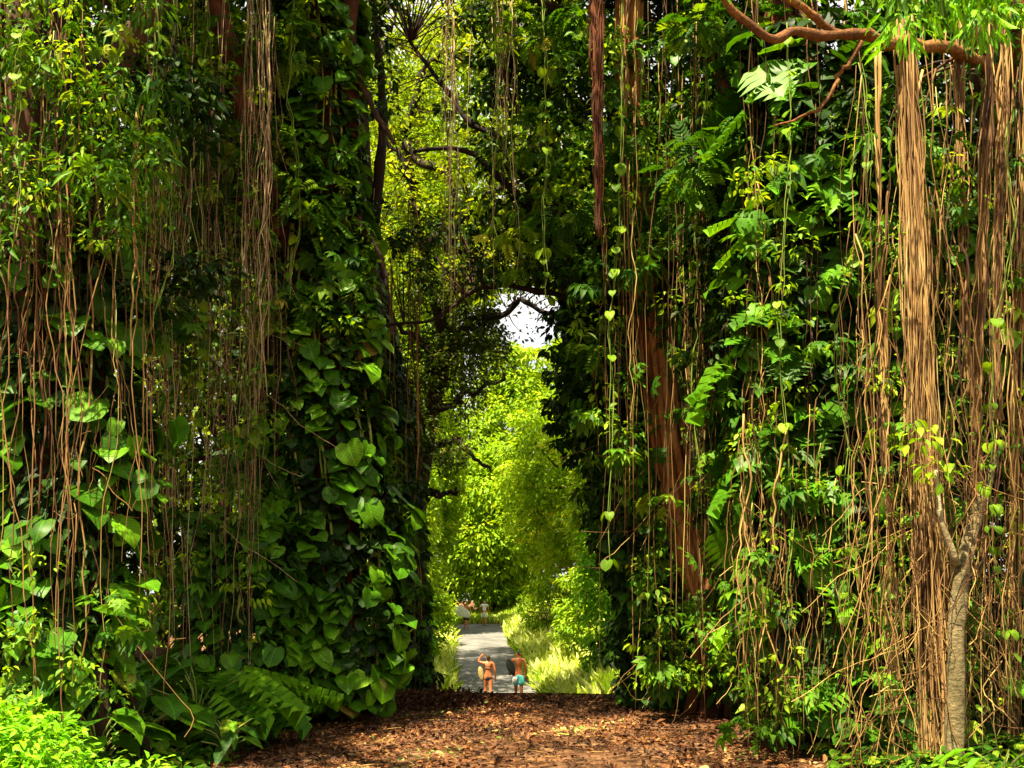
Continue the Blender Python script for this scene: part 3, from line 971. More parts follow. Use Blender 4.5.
for (px, pa, pb, Y, lab) in HV:
    a, b = P(px, pa, Y), P(px + rs.normal(0, 6), pb, Y)
    t = thing('hanging_vine', tuple(float(c) for c in a), lab, 'vine', 'leafy vines hanging from the canopy')
    n = 30
    p = root_path(a, b, n, .04)
    m = MB(); p = p + np.stack([.05 * np.sin(np.linspace(0, rs.uniform(5, 11), n)), .05 * np.cos(np.linspace(0, 9, n)), np.zeros(n)], 1)
    tube(m, p, .0055 * Y / 10 * np.linspace(1.3, .5, n), 5, .3); tube(m, p + jitter(n, .03, 3) + [.015, 0, 0], .004 * Y / 10, 4, .5)
    obj('stem', m, B['vine'], t)
    m = MB()
    k = np.clip((rs.choice(rs.randint(2, n, 5), n) + rs.normal(0, 1.6, n)).astype(int), 1, n - 1)
    d = norm(rs.normal(0, 1, (n, 3)) * [1, 1, .2] + [0, -.5, 0])
    leaves(m, HEART, p[k] + d * .05, norm(d + [0, 0, .8]), norm(d * .6 + [0, 0, -.8]), rs.uniform(.07, .13, n) * Y / 11, rs.uniform(.0, .6, n))
    obj('foliage', m, G['bright'], t)


# ------------------------------------------------------------------ woodland behind the walls of leaves
def leafy_tree(name, x, y, h, rad, label, cat, group, mk_, tm=OVAL, nc=160, per=40, size=(.18, .3), low=.15, cl=(.5, .9), trunk_r=.22, bark='dark', squash=1.0, keepf=None, lean=0.0, clip=None):
    z = gz(x, y)
    t = thing(name, (x, y, z), label, cat, group)
    m = MB()
    tp_ = np.array([x + lean, y, z + h * .8])
    path = smooth_path([(x, y, z - .2), (x + lean * .3 + rs.normal(0, .15), y, z + h * .35), tp_], 14) + jitter(14, .05, 3)
    tube(m, path, np.linspace(trunk_r, trunk_r * .35, 14), 9, .5)
    obj('trunk', m, B[bark], t)
    d = norm(rs.normal(0, 1, (nc, 3)))
    r = rs.uniform(.35, 1, nc) ** .5
    c = np.array([x + lean * .6, y, z + h * (low + (1 - low) / 2)]) + d * r[:, None] * [rad, rad, h * (1 - low) / 2 * squash]
    c[:, 2] = np.maximum(c[:, 2], terrain(c[:, 0], c[:, 1]) + .2)
    if clip is not None:
        c = c[clip(c)]
    m = MB()
    for q in rs.choice(len(c), min(14, len(c)), replace=False):
        a = path[rs.randint(4, 14)]
        tube(m, smooth_path([a, (a + c[q]) / 2 + rs.normal(0, .2, 3), c[q]], 8), np.linspace(trunk_r * .35, .02, 8), 5, rs.rand())
    obj('branch', m, B[bark], t)
    m = MB()
    clump_leaves(m, tm, c, cl, per, size, .45, keep=keepf)
    obj('crown', m, G[mk_], t)
    return t


GW = 'dark understorey trees behind the root curtains'  # shade and sun on these trees are put into their leaf colours
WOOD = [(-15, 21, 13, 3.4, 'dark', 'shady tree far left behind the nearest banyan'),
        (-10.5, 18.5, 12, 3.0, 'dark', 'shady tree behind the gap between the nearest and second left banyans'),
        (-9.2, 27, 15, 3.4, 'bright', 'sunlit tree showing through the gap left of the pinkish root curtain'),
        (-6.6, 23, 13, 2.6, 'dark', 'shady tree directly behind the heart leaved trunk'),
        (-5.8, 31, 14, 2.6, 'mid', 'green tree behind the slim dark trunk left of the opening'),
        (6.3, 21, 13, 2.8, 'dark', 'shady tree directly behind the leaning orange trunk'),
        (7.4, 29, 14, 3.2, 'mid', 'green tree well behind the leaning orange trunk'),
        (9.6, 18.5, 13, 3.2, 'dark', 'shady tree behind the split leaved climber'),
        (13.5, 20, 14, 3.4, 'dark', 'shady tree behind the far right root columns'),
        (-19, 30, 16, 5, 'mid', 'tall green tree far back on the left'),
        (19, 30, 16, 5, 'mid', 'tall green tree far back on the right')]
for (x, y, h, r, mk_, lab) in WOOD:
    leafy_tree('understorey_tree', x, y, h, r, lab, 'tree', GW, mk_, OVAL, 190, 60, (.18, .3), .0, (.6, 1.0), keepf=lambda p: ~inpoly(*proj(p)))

# --- arching tree across the middle distance
xa = float(P(412, 600, 27)[0])
ta = thing('arching_tree', (xa, 27, gz(xa, 27)), 'tree arching over the road with crooked dark branches and yellow green leaves', 'tree')
m = MB(); pa = pathpx([(408, 690, 27), (412, 560, 27), (420, 470, 27), (436, 400, 27), (446, 350, 26.8), (424, 250, 26.5), (400, 120, 26.5)], 26)
tube(m, pa + jitter(26, .05, 3), np.linspace(.34, .09, 26), 10, .3); obj('trunk', m, B['dark'], ta)
LB = [[(405, 150, 26.5), (440, 170, 26), (478, 215, 26), (520, 235, 26)],
      [(400, 110, 26.5), (380, 60, 26.2), (395, 10, 26)],
      [(430, 260, 26.6), (400, 262, 26), (372, 240, 25.8)],
      [(446, 300, 26.8), (480, 262, 26.3), (520, 262, 26), (560, 240, 26)],
      [(446, 350, 26.8), (470, 320, 26.5), (520, 300, 26.2), (570, 330, 26)],
      [(440, 385, 27), (425, 340, 26.5), (400, 320, 26.2), (370, 330, 26)],
      [(424, 250, 26.5), (460, 215, 26), (500, 190, 26), (540, 150, 26)],
      [(418, 220, 26.5), (400, 150, 26), (372, 120, 26)],
      [(402, 130, 26.5), (430, 60, 26), (480, 10, 26)],
      [(430, 415, 27), (462, 395, 26.5), (500, 380, 26.5)],
      [(422, 450, 27), (450, 440, 26.5), (485, 470, 26.5)],
      [(418, 500, 27), (440, 495, 26.5), (460, 490, 26.5)]]
nd = [pa[8:]]
for b in LB:
    nd.append(limb(ta, [(q[0], q[1], q[2] - .6) for q in b], .14, .035, B['black'], n=22, sides=7, knots=.14))
nd = np.concatenate(nd)
SKYG = [(495, 290), (520, 286), (550, 290), (562, 305), (556, 330), (541, 348), (518, 345), (500, 322)]


def arch_keep(p):
    px, py = proj(p)
    s = inpoly(px + rs.normal(0, 3, px.shape), py + rs.normal(0, 3, px.shape), SKYG)
    return ~s | (rs.rand(len(px)) < .16)


ca = rect_clumps(345, 585, -20, 300, 25.6, 27.8, 520, avoid=False)
ca = np.concatenate([ca, rect_clumps(345, 585, -30, 300, 22.5, 25, 90, avoid=False)])
cb = rect_clumps(395, 500, 285, 470, 25, 28, 110, avoid=False)
cb = cb[[not (inpoly(np.array([a]), np.array([b]), [(500, 340), (450, 520), (640, 520), (640, 340)])[0]) for a, b in zip(*proj(cb))]]
m = MB(); clump_leaves(m, OVAL, ca, (.35, .75), 60, (.11, .19), .4, keep=arch_keep); obj('crown', m, G['arch'], ta)
cb = np.concatenate([cb, rect_clumps(440, 502, 285, 375, 26, 29, 46, avoid=False), P(rs.uniform(498, 560, 7), rs.uniform(288, 340, 7), 26.0)])
m = MB(); clump_leaves(m, DIAM, cb, (.35, .65), 90, (.10, .18), .4, keep=arch_keep); obj('crown', m, G['olive'], ta)
m = MB(); twigs(m, nd, np.concatenate([ca, cb]), .014); obj('branch', m, B['dark'], ta)


for (px, pt, Y, rad, lo, mk_, lab) in [(400, 20, 42, 5.4, .45, 'yellow', 'tall yellow green tree behind the crooked dark branches'), (375, 120, 38, 4.5, .1, 'bright', 'tall green tree left behind the arching tree'), (668, 100, 36, 3.2, .3, 'bright', 'tall green tree behind the dark leafy bulge')]:
    x = float(P(px, 600, Y)[0]); h = float(P(px, pt, Y)[2]) - gz(x, Y)
    leafy_tree('tall_tree', x, Y, h, rad, lab, 'tree', None, mk_, OVAL, 420, 60, (.16, .28), lo, (.5, 1.0), .2, 'dark', lean=(2.6 if px == 400 else 0), keepf=lambda p: arch_keep(p) & ~inpoly(*proj(p), [(455, 300), (455, 345), (440, 480), (440, 700), (640, 700), (640, 300)]))
# ------------------------------------------------------------------ sunlit trees beyond
def bg(px, py_c, Y, wpx, hpx):
    c = P(px, py_c, Y)
    return float(c[0]), float(c[2]), wpx * Y / F, hpx * Y / F


def not_sky(p):
    px, py = proj(p)
    return ~inpoly(px, py, SKYG)


GB = 'sunlit trees beyond the road'
far = [  # px, top py, Y, half width px, material, label
    (590, 385, 54, 88, 'yellow', 'large round yellow green tree right of the road'),
    (492, 440, 76, 58, 'yellow', 'yellow green tree filling the gap left of the large round tree'),
    (622, 430, 46, 44, 'bright', 'lime tree on the bank close to the dark leafy bulge'),
    (520, 345, 92, 62, 'bright', 'taller bright tree rising behind the round yellow green tree'),
    (410, 300, 62, 50, 'bright', 'bright green tree left of the road behind the arching tree'),
    (650, 300, 60, 70, 'bright', 'bright tree on the right hidden mostly by the dark leafy bulge'),
    (350, 250, 74, 70, 'yellow', 'yellow green tree far back left behind the second banyan'),
    (740, 260, 74, 80, 'yellow', 'yellow green tree far back right behind the leaning trunk'),
    (400, 60, 112, 60, 'bright', 'very tall far tree showing between the crooked branches left of the sky gap'),
    (610, 120, 112, 60, 'bright', 'very tall far tree right of the sky gap'),
    (200, 200, 80, 90, 'bright', 'far tree behind the pinkish root curtain'),
    (900, 200, 80, 90, 'bright', 'far tree behind the right hand root columns'),
]
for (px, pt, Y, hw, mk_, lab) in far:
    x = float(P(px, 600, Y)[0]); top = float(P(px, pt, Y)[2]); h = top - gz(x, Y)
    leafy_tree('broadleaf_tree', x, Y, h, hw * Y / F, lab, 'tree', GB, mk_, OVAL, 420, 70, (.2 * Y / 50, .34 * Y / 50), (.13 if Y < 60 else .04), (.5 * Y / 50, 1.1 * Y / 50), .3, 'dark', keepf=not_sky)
# dark thicket at the end of the road
for (px, pt, Y, hw, lab) in [(505, 572, 80, 28, 'dark bush under the yellow green tree at the end of the road'), (438, 560, 78, 22, 'dark bush on the left at the end of the road')]:
    x = float(P(px, 600, Y)[0]); top = float(P(px, pt, Y)[2]); h = top - gz(x, Y)
    leafy_tree('thicket_bush', x, Y, h, hw * Y / F, lab, 'bush', None, 'dark', OVAL, 60, 50, (.3, .5), .0, (.5, .9), .1)
# roadside shrubs
SH = [(605, 520, 33, 22, 'lime', 'bright shrub right under the dark leafy bulge'), (585, 560, 40, 30, 'bright', 'low bright shrub on the grassy bank'),
      (548, 572, 52, 26, 'bright', 'shrub on the bank behind the man'), (425, 575, 44, 18, 'bright', 'bright shrub left of the road near the slim dark trunk'),
      (436, 590, 56, 16, 'yellow', 'small yellowish shrub left of the road near the white board'), (408, 560, 34, 16, 'lime', 'tall green shrub behind the slim dark trunk')]
for (px, pt, Y, hw, mk_, lab) in SH:
    x = float(P(px, 600, Y)[0]); top = float(P(px, pt, Y)[2]); h = max(.8, top - gz(x, Y))
    leafy_tree('roadside_shrub', x, Y, h, hw * Y / F, lab, 'shrub', 'shrubs beside the road', mk_, OVAL, 70, 50, (.14, .26), .0, (.3, .55), .05)


# ------------------------------------------------------------------ ground, track, road
def sheet(name, xs, ys, zf, mat, dz=0.0):
    X, Y = np.meshgrid(xs, ys)
    Z = zf(X, Y) + dz
    V = np.stack([X, Y, Z], -1).reshape(-1, 3)
    nx, ny = len(xs), len(ys)
    i = np.arange(ny - 1)[:, None] * nx + np.arange(nx - 1)[None]
    q = np.stack([i, i + 1, i + nx + 1, i + nx], -1).reshape(-1, 4)
    mb = MB(); mb.add(V, q)
    return obj(name, mb, mat, kind='structure')


def groundmat():
    m, nt, out = newmat('earth')
    L = nt.links
    geo = N(nt, 'ShaderNodeNewGeometry')
    a = N(nt, 'ShaderNodeTexNoise'); a.inputs['Scale'].default_value = 2.2; a.inputs['Detail'].default_value = 8; a.inputs['Roughness'].default_value = .7
    b = N(nt, 'ShaderNodeTexNoise'); b.inputs['Scale'].default_value = 28; b.inputs['Detail'].default_value = 4
    L.new(geo.outputs['Position'], a.inputs['Vector']); L.new(geo.outputs['Position'], b.inputs['Vector'])
    ad = N(nt, 'ShaderNodeMath', operation='MULTIPLY_ADD'); ad.inputs[1].default_value = .45
    L.new(b.outputs[0], ad.inputs[0])
    s = N(nt, 'ShaderNodeMath', operation='MULTIPLY'); s.inputs[1].default_value = .6
    L.new(a.outputs[0], s.inputs[0]); L.new(s.outputs[0], ad.inputs[2])
    col = ramp(nt, [(.36, (.02, .009, .005)), (.48, (.08, .036, .016)), (.58, (.17, .085, .04)), (.7, (.27, .17, .09))], ad.outputs[0])
    pb = N(nt, 'ShaderNodeBsdfPrincipled'); pb.inputs['Roughness'].default_value = .95; pb.inputs['Specular IOR Level'].default_value = .1
    L.new(col, pb.inputs['Base Color'])
    bp = N(nt, 'ShaderNodeBump'); bp.inputs['Distance'].default_value = .05; bp.inputs['Strength'].default_value = .8
    L.new(ad.outputs[0], bp.inputs['Height']); L.new(bp.outputs[0], pb.inputs['Normal'])
    L.new(pb.outputs[0], out.inputs[0])
    return m


def roadmat():
    m, nt, out = newmat('bleached_asphalt')
    L = nt.links
    geo = N(nt, 'ShaderNodeNewGeometry')
    a = N(nt, 'ShaderNodeTexNoise'); a.inputs['Scale'].default_value = .8; a.inputs['Detail'].default_value = 8; a.inputs['Roughness'].default_value = .75
    L.new(geo.outputs['Position'], a.inputs['Vector'])
    col = ramp(nt, [(.35, (.07, .068, .066)), (.48, (.11, .108, .105)), (.6, (.155, .15, .14)), (.72, (.24, .225, .19))], a.outputs[0])
    pb = N(nt, 'ShaderNodeBsdfPrincipled'); pb.inputs['Roughness'].default_value = .9
    L.new(col, pb.inputs['Base Color'])
    bp = N(nt, 'ShaderNodeBump'); bp.inputs['Distance'].default_value = .02; bp.inputs['Strength'].default_value = .4
    L.new(a.outputs[0], bp.inputs['Height']); L.new(bp.outputs[0], pb.inputs['Normal'])
    L.new(pb.outputs[0], out.inputs[0])
    return m


xs = np.unique(np.concatenate([np.linspace(-400, -30, 24), np.linspace(-30, -9, 30), np.linspace(-9, 9, 130), np.linspace(9, 30, 30), np.linspace(30, 400, 24)]))
ys = np.unique(np.concatenate([np.linspace(-60, -2, 16), np.linspace(-2, 22, 170), np.linspace(22, 95, 130), np.linspace(95, 600, 30)]))
sheet('ground', xs, ys, lambda X, Y: terrain(X, np.minimum(Y, 95)), groundmat())
# asphalt road beyond the brow
yr = np.linspace(18.5, 69.5, 100)
V, Q = [], []
nxr = 12
for y in yr:
    for k in range(nxr):
        x = float(road_x(y)) * float(sstep(17, 26, y)) + (k / (nxr - 1) - .5) * 3.9 + .07 * math.sin(y * 1.7) * (1 if k == nxr - 1 else -1 if k == 0 else 0)
        V.append((x, y, float(road_z(y)) + .035 + .03 * (1 - (2 * k / (nxr - 1) - 1) ** 2)))
V = np.array(V)
V[:, 2] = np.maximum(V[:, 2], terrain(V[:, 0], V[:, 1]) + .012)
i = np.arange(len(yr) - 1)[:, None] * nxr + np.arange(nxr - 1)[None]
mb = MB(); mb.add(V, np.stack([i, i + 1, i + nxr + 1, i + nxr], -1).reshape(-1, 4))
obj('road', mb, roadmat(), kind='structure')

# ------------------------------------------------------------------ dead leaves
n = 52000
x = rs.normal(0, 2.6, n) + rs.uniform(-2, 2, n)
y = rs.uniform(4.5, 18.6, n) ** 1.0
bare = wob(x, y, .8, 2.0) + 1.6 * np.exp(-((x - .8) / .9) ** 2) * np.exp(-((y - 9.5) / 3.0) ** 2)
k = (rs.rand(n) < np.clip(.95 - .6 * np.maximum(bare, 0), .12, 1)) & (np.abs(x) < 7)
x, y = x[k], y[k]
n = len(x)
z = terrain(x, y) + rs.uniform(.005, .05, n)
nr = norm(rs.normal(0, .4, (n, 3)) + [0, 0, 1])
tip = norm(rs.normal(0, 1, (n, 3)) * [1, 1, .3])
mb = MB()
leaves(mb, OVAL, np.stack([x, y, z], 1), nr, tip, rs.uniform(.025, .085, n) * (1 + .6 * (rs.rand(n) < .06)), np.clip(.05 + .5 * wob(x, y, 1.3) + .2 * wob(x, y, 3.1, 2) + .68 * rs.rand(n), 0, 1))
# ragged heap along the brow, left of the middle
nh = 8000
xh = rs.normal(-1.3, .75, nh); yh = rs.normal(16.3, .55, nh)
zh = terrain(xh, yh) + rs.rand(nh) ** 1.5 * .17 * np.exp(-((xh + 1.2) / .9) ** 2)
leaves(mb, OVAL, np.stack([xh, yh, zh], 1), norm(rs.normal(0, 1, (nh, 3)) + [0, 0, .6]), norm(rs.normal(0, 1, (nh, 3))), rs.uniform(.04, .10, nh), rs.uniform(0, .55, nh))
obj('leaf_litter', mb, G['litter'], kind='stuff')
mb = MB()
for k in range(150):
    x, y = rs.normal(0, 2.4), rs.uniform(6, 18)
    a = rs.uniform(0, 6.28); L = rs.uniform(.15, .6)
    p = np.stack([x + np.linspace(0, 1, 6) * L * math.cos(a), y + np.linspace(0, 1, 6) * L * math.sin(a), np.zeros(6)], 1) + jitter(6, .02, 2)
    p[:, 2] = terrain(p[:, 0], p[:, 1]) + .025
    tube(mb, p, rs.uniform(.004, .01), 5, rs.rand())
obj('twig_litter', mb, B['root'], kind='stuff')


# ------------------------------------------------------------------ grass
def grass(mb, n, xf, yf, h, per=7, lean=.35, rr=(0, 1)):
    x = xf(n); y = yf(n)
    if callable(x): x = x(y)
    keep = np.ones(n, bool)
    x, y = x[keep], y[keep]
    for _ in range(per):
        xx = x + rs.normal(0, .12, len(x)); yy = y + rs.normal(0, .12, len(x))
        z = terrain(xx, yy) - .02
        tip = norm(rs.normal(0, lean, (len(x), 3)) * [1, 1, 0] + [0, 0, 1])
        nr = norm(rs.normal(0, 1, (len(x), 3)) * [1, 1, 0] + [0, -.6, .2])
        leaves(mb, LANCE, np.stack([xx, yy, z], 1), nr, tip, rs.uniform(h[0], h[1], len(x)), rs.uniform(*rr, len(x)))


def side_x(side, near_d, far_d):
    def f(n):
        return lambda y: road_x(y) * sstep(17, 26, y) + side * (1.85 + near_d + (far_d - near_d) * rs.rand(len(y)) ** 1.6)
    return f


mb = MB()
grass(mb, 3600, side_x(1, 0, 5.5), lambda n: rs.uniform(22, 78, n), (.35, .85), rr=(.15, 1))
grass(mb, 2600, side_x(-1, 0, 5), lambda n: rs.uniform(22, 82, n), (.3, .8))
grass(mb, 900, side_x(1, 0, .6), lambda n: rs.uniform(32, 60, n), (.5, 1.0), 9)
grass(mb, 1500, side_x(1, 0, 5), lambda n: rs.uniform(30, 62, n), (.7, 1.2), 3, .25, (.8, 1))
grass(mb, 900, side_x(-1, 0, 4), lambda n: rs.uniform(30, 62, n), (.6, 1.0), 3, .25, (.8, 1))
grass(mb, 1100, lambda n: rs.uniform(-7, 3, n), lambda n: rs.uniform(70, 84, n), (.25, .7))
obj('grass', mb, G['grass'], kind='stuff')

# low ground cover along both edges of the track
mb = MB()
n = 3600
sd = np.where(rs.rand(n) < .55, -1, 1)
y = rs.uniform(6.5, 19, n)
edge = np.interp(y, [6, 9.5, 13, 17, 19], [2.6, 2.9, 2.9, 2.5, 2.4])
x = sd * (edge + rs.gamma(1.5, .7, n)) + np.where(sd > 0, .35, 0)
for q in range(6):
    xx, yy = x + rs.normal(0, .1, n), y + rs.normal(0, .1, n)
    z = terrain(xx, yy) + rs.uniform(.02, .28, n) * np.clip((np.abs(xx) - edge) * 1.2 + .2, .1, 1)
    d = norm(rs.normal(0, 1, (n, 3)) * [1, 1, .2])
    leaves(mb, OVAL if q % 2 else HEART, np.stack([xx, yy, z], 1), norm(d * .4 + [0, -.2, 1]), norm(d + [0, 0, -.2]), rs.uniform(.06, .15, n), rs.rand(n))
obj('undergrowth', mb, G['mid'], kind='stuff')


# ------------------------------------------------------------------ big leaved plants lower left and right
def clump_plant(px, Y, h, nl, tm, size, mk_, label, name='broadleaf_plant'):
    x = float(P(px, 600, Y)[0]); z = gz(x, Y)
    t = thing(name, (x, Y, z), label, 'plant', 'big leaved plants at the edge of the track')
    ms, ml = MB(), MB()
    for k in range(nl):
        a = rs.uniform(0, 6.28); rr = rs.uniform(.15, .75) * h
        hh = h * rs.uniform(.45, 1.0)
        e = np.array([x + rr * math.cos(a), Y + rr * math.sin(a), z + hh])
        p = smooth_path([(x, Y, z), (x + rr * .3 * math.cos(a), Y + rr * .3 * math.sin(a), z + hh * .75), e], 8)
        tube(ms, p, np.linspace(.012, .006, 8), 5, rs.rand())
        d = np.array([math.cos(a), math.sin(a), -.35])
        leaves(ml, tm, e[None], norm(np.array([[math.cos(a) * .35, math.sin(a) * .35 - .25, 1.0]]) + rs.normal(0, .15, (1, 3))), norm(d + rs.normal(0, .15, 3))[None], np.array([rs.uniform(*size)]), np.array([rs.rand() * .9]))
    obj('stem', ms, B['vine'], t)
    obj('foliage', ml, G[mk_], t)


clump_plant(205, 11.6, .9, 26, SPLIT, (.55, .85), 'heart', 'plant with very wide arching split leaves below the pinkish roots')
clump_plant(255, 12.6, .8, 22, SPLIT, (.5, .75), 'heart', 'wide leaved plant at the foot of the heart leaved trunk')
clump_plant(150, 10.4, .75, 22, HEART, (.28, .42), 'heart', 'heart leaved ground plant right of the bright corner bush')
clump_plant(295, 13.4, .6, 26, HEART, (.2, .32), 'heart', 'low plant where the heart leaved trunk meets the track')
clump_plant(110, 9.2, .6, 20, HEART, (.2, .34), 'heart', 'low dark plant under the nearest left trunk')
clump_plant(360, 15.6, .5, 26, HEART, (.16, .26), 'mid', 'small plant on the brow beneath the slim dark trunk')
clump_plant(235, 10.6, .42, 24, OVAL, (.2, .32), 'mid', 'small bright sprout at the left edge of the dead leaves')
clump_plant(775, 11.6, .5, 26, OVAL, (.18, .3), 'mid', 'low plant at the right edge of the dead leaves')
clump_plant(860, 10.6, .5, 24, HEART, (.14, .24), 'heart', 'low plant left of the foot of the thick root column')
clump_plant(985, 8.2, .4, 20, LANCE, (.22, .36), 'lime', 'pale grassy sprout in the lower right corner', 'sprout')


# bright corner bush
def corner_bush():
    x, Y = -3.0, 6.4
    z = gz(x, Y)
    t = thing('bush', (x, Y, z), 'sunlit lime green bush filling the lower left corner', 'bush')
    st = MB(); ml = MB()
    cs = []
    for k in range(120):
        a = rs.uniform(0, 6.28); r = rs.uniform(0, 1) ** .5
        h = .98 * (1 - .5 * r * r) * rs.uniform(.65, 1.03)
        e = np.array([x + r * .72 * math.cos(a) - .22, Y + r * .8 * math.sin(a), z + h])
        cs.append(e)
        tube(st, smooth_path([(x + rs.normal(0, .1), Y + rs.normal(0, .1), z), (x + r * .4 * math.cos(a), Y + r * .3 * math.sin(a), z + h * .6), e], 7), np.linspace(.012, .004, 7), 4, rs.rand())
    for k in range(5):
        a = rs.uniform(-.9, .5); L = rs.uniform(.6, 1.0)
        e = np.array([x + .6 + .35 * rs.rand(), Y + rs.normal(0, .4), z + rs.uniform(.3, .6)])
        cs.append(e)
        tube(st, smooth_path([(x, Y, z), (x + .5, Y, z + .5), e], 7), np.linspace(.01, .003, 7), 4, rs.rand())
    clump_leaves(ml, OVAL, np.array(cs), (.10, .2), 60, (.045, .085), .2, flat=.8)
    obj('stem', st, B['vine'], t)
    obj('foliage', ml, G['lime'], t)


corner_bush()

# ------------------------------------------------------------------ people
SKIN = plain('tanned_skin', (.52, .15, .05), .5)
HAIR = plain('brown_hair', (.06, .03, .015), .6)
BLACK = plain('black_fabric', (.012, .012, .014), .7)
AQUA = plain('aqua_fabric', (.10, .55, .52), .7)
WHITE = plain('white_fabric', (.78, .78, .76), .7)
TAN = plain('straw_bag', (.30, .22, .07), .8)
DARKG = plain('black_bag_fabric', (.012, .016, .014), .8)


def skin_obj(name, verts, edges, rad, mat, parent, sub=2, root=0):
    me = bpy.data.meshes.new(name)
    me.from_pydata([tuple(v) for v in verts], edges, [])
    me.materials.append(mat)
    o = bpy.data.objects.new(name, me)
    COL.objects.link(o)
    o.parent = parent
    bpy.context.view_layer.objects.active = o
    md = o.modifiers.new('skin', 'SKIN')
    md.use_smooth_shade = True
    if not me.skin_vertices:
        with bpy.context.temp_override(object=o, active_object=o, selected_objects=[o]):
            bpy.ops.mesh.customdata_skin_add()
    sv = me.skin_vertices[0].data
    for i, r in enumerate(rad):
        sv[i].radius = (r, r) if not isinstance(r, tuple) else r
        sv[i].use_root = (i == root)
    s = o.modifiers.new('sub', 'SUBSURF')
    s.levels = s.render_levels = sub
    return o


def figure(root, H, arms, stride=.06, female=False, mat=SKIN, lean_body=False):
    """one continuous body facing +Y; arms = {'L': [shoulder->elbow->wrist->hand], 'R': ...} in units of height"""
    V, E, R = [], [], []

    def add(p, r, par=None):
        V.append(tuple(c * H for c in p)); R.append(r * H)
        if par is not None: E.append((par, len(V) - 1))
        return len(V) - 1
    w = .92 if female else (.95 if lean_body else 1.0)
    pel = add((0, 0, .53), .07)
    sp1 = add((0, 0, .61), .062 * w, pel)
    ch = add((0, 0, .71), .078 * w, sp1)
    up = add((0, 0, .785), .06 * w, ch)
    nk = add((0, .004, .845), .03 * w, up)
    hd = add((0, .012, .895), .05, nk)
    ht = add((0, .008, .945), .046, hd)
    add((0, .068, .893), .010, hd)                       # nose
    add((.058, .008, .895), .010, hd); add((-.058, .008, .895), .010, hd)   # ears
    for s, key in ((-1, 'L'), (1, 'R')):
        pts = arms[key]
        par = up
        rr = [.040, .029, .021, .018]
        for q, p in enumerate(pts):
            par = add(p, rr[q] * (w if q < 3 else 1), par)
        a, b = np.array(pts[2]), np.array(pts[3])
        d = norm(b - a)
        sx = norm(np.cross(d, [0, 1, .2]))
        for f, (o_, L) in enumerate([(-.016, .036), (-.005, .043), (.006, .041), (.016, .032)]):
            k1 = add(tuple(b + sx * o_ + d * L * .5), .0055, par)
            add(tuple(b + sx * o_ * 1.1 + d * L + np.array([0, .008, 0])), .0048, k1)
        k1 = add(tuple(a * .4 + b * .6 - sx * .022), .0062, par)
        add(tuple(b - sx * .034 + d * .012), .0055, k1)
    for s, ph in ((-1, 1), (1, -1)):
        hp = add((s * .05, 0, .495), .058, pel)
        kn = add((s * .055, ph * stride * .8 + .015, .285), .038, hp)
        an = add((s * .055, ph * stride * 1.6 - .01, .05), .023, kn)
        add((s * .06, ph * stride * 1.6 + .09, .018), .018, an)
    body = skin_obj('body', V, E, R, mat, root)
    return body


def shorts(root, H, mats, length=.33, stride=.06, r=1.0, name='shorts'):
    V = [(0, 0, .56), (0, 0, .515)]; E = [(0, 1)]; R = [.074, .078]
    for s, ph in ((-1, 1), (1, -1)):
        V.append((s * .052, ph * .01, .47)); E.append((1, len(V) - 1)); R.append(.068)
        V.append((s * .058, ph * stride * .7, length)); E.append((len(V) - 2, len(V) - 1)); R.append(.062)
    return skin_obj(name, [tuple(c * H for c in v) for v in V], E, [q * H * r for q in R], mats, root, 2)


def on_ground(px, Y):
    x = float(P(px, 600, Y)[0])
    z = max(gz(x, Y), float(road_z(Y)) + .06)
    return (x, Y, z)


def board(root, name, c, a, b, t, rot, mat):
    """thick oval board: half-length a, half-width b"""
    nseg = 28
    V, Q, T = [], [], []
    rings = [(0.0, -1), (.75, -1), (.96, -.6), (1, 0), (.96, .6), (.75, 1), (0.0, 1)]
    for (s, zz) in rings:
        for k in range(nseg):
            u = 2 * math.pi * k / nseg
            V.append((a * s * math.cos(u), t * zz, b * s * math.sin(u) * (1 - .12 * math.cos(u))))
    for j in range(len(rings) - 1):
        for k in range(nseg):
            Q.append((j * nseg + k, j * nseg + (k + 1) % nseg, (j + 1) * nseg + (k + 1) % nseg, (j + 1) * nseg + k))
    me = bpy.data.meshes.new(name)
    me.from_pydata(V, [], Q)
    me.materials.append(mat)
    for p in me.polygons: p.use_smooth = True
    o = bpy.data.objects.new(name, me)
    o.location = c
    o.rotation_euler = rot
    COL.objects.link(o)
    if root: o.parent = root
    return o


# woman, back to the camera, one arm raised to her head
loc = on_ground(488.5, 36)
H = 1.62
w1 = thing('person', loc, 'woman seen from behind in dark bikini bottoms, left arm raised to her head', 'person', 'people walking down the road')
figure(w1, H, {'L': [(-.105, 0, .795), (-.215, .0, .83), (-.165, .0, .93), (-.135, .0, .96)],
               'R': [(.105, 0, .795), (.145, -.005, .64), (.155, .03, .50), (.155, .035, .465)]}, .05, True)
shorts(w1, H, BLACK, .455, .02, .97, 'bikini_bottom')
skin_obj('hair', [(0, -.012 * H, .965 * H), (0, -.03 * H, .93 * H), (0, -.03 * H, .885 * H), (0, -.035 * H, .84 * H)], [(0, 1), (1, 2), (2, 3)], [.042 * H, .05 * H, .036 * H, .018 * H], HAIR, w1, 2)
m = MB()
ang = np.linspace(0, 2 * math.pi, 25)
tube(m, np.stack([np.cos(ang) * .098 * H, np.sin(ang) * .088 * H, 0 * ang + .735 * H], 1) + np.array(loc), .007 * H, 5, .5)
o = obj('bikini_strap', m, BLACK, w1)
b1 = board(None, 'beach_bag', (loc[0] - .25, loc[1] - .02, loc[2] + .93), .25, .095, .05, (0, math.radians(80), 0), TAN)
b1['label'] = 'tan oval bag hanging at the left side of the woman'; b1['category'] = 'bag'

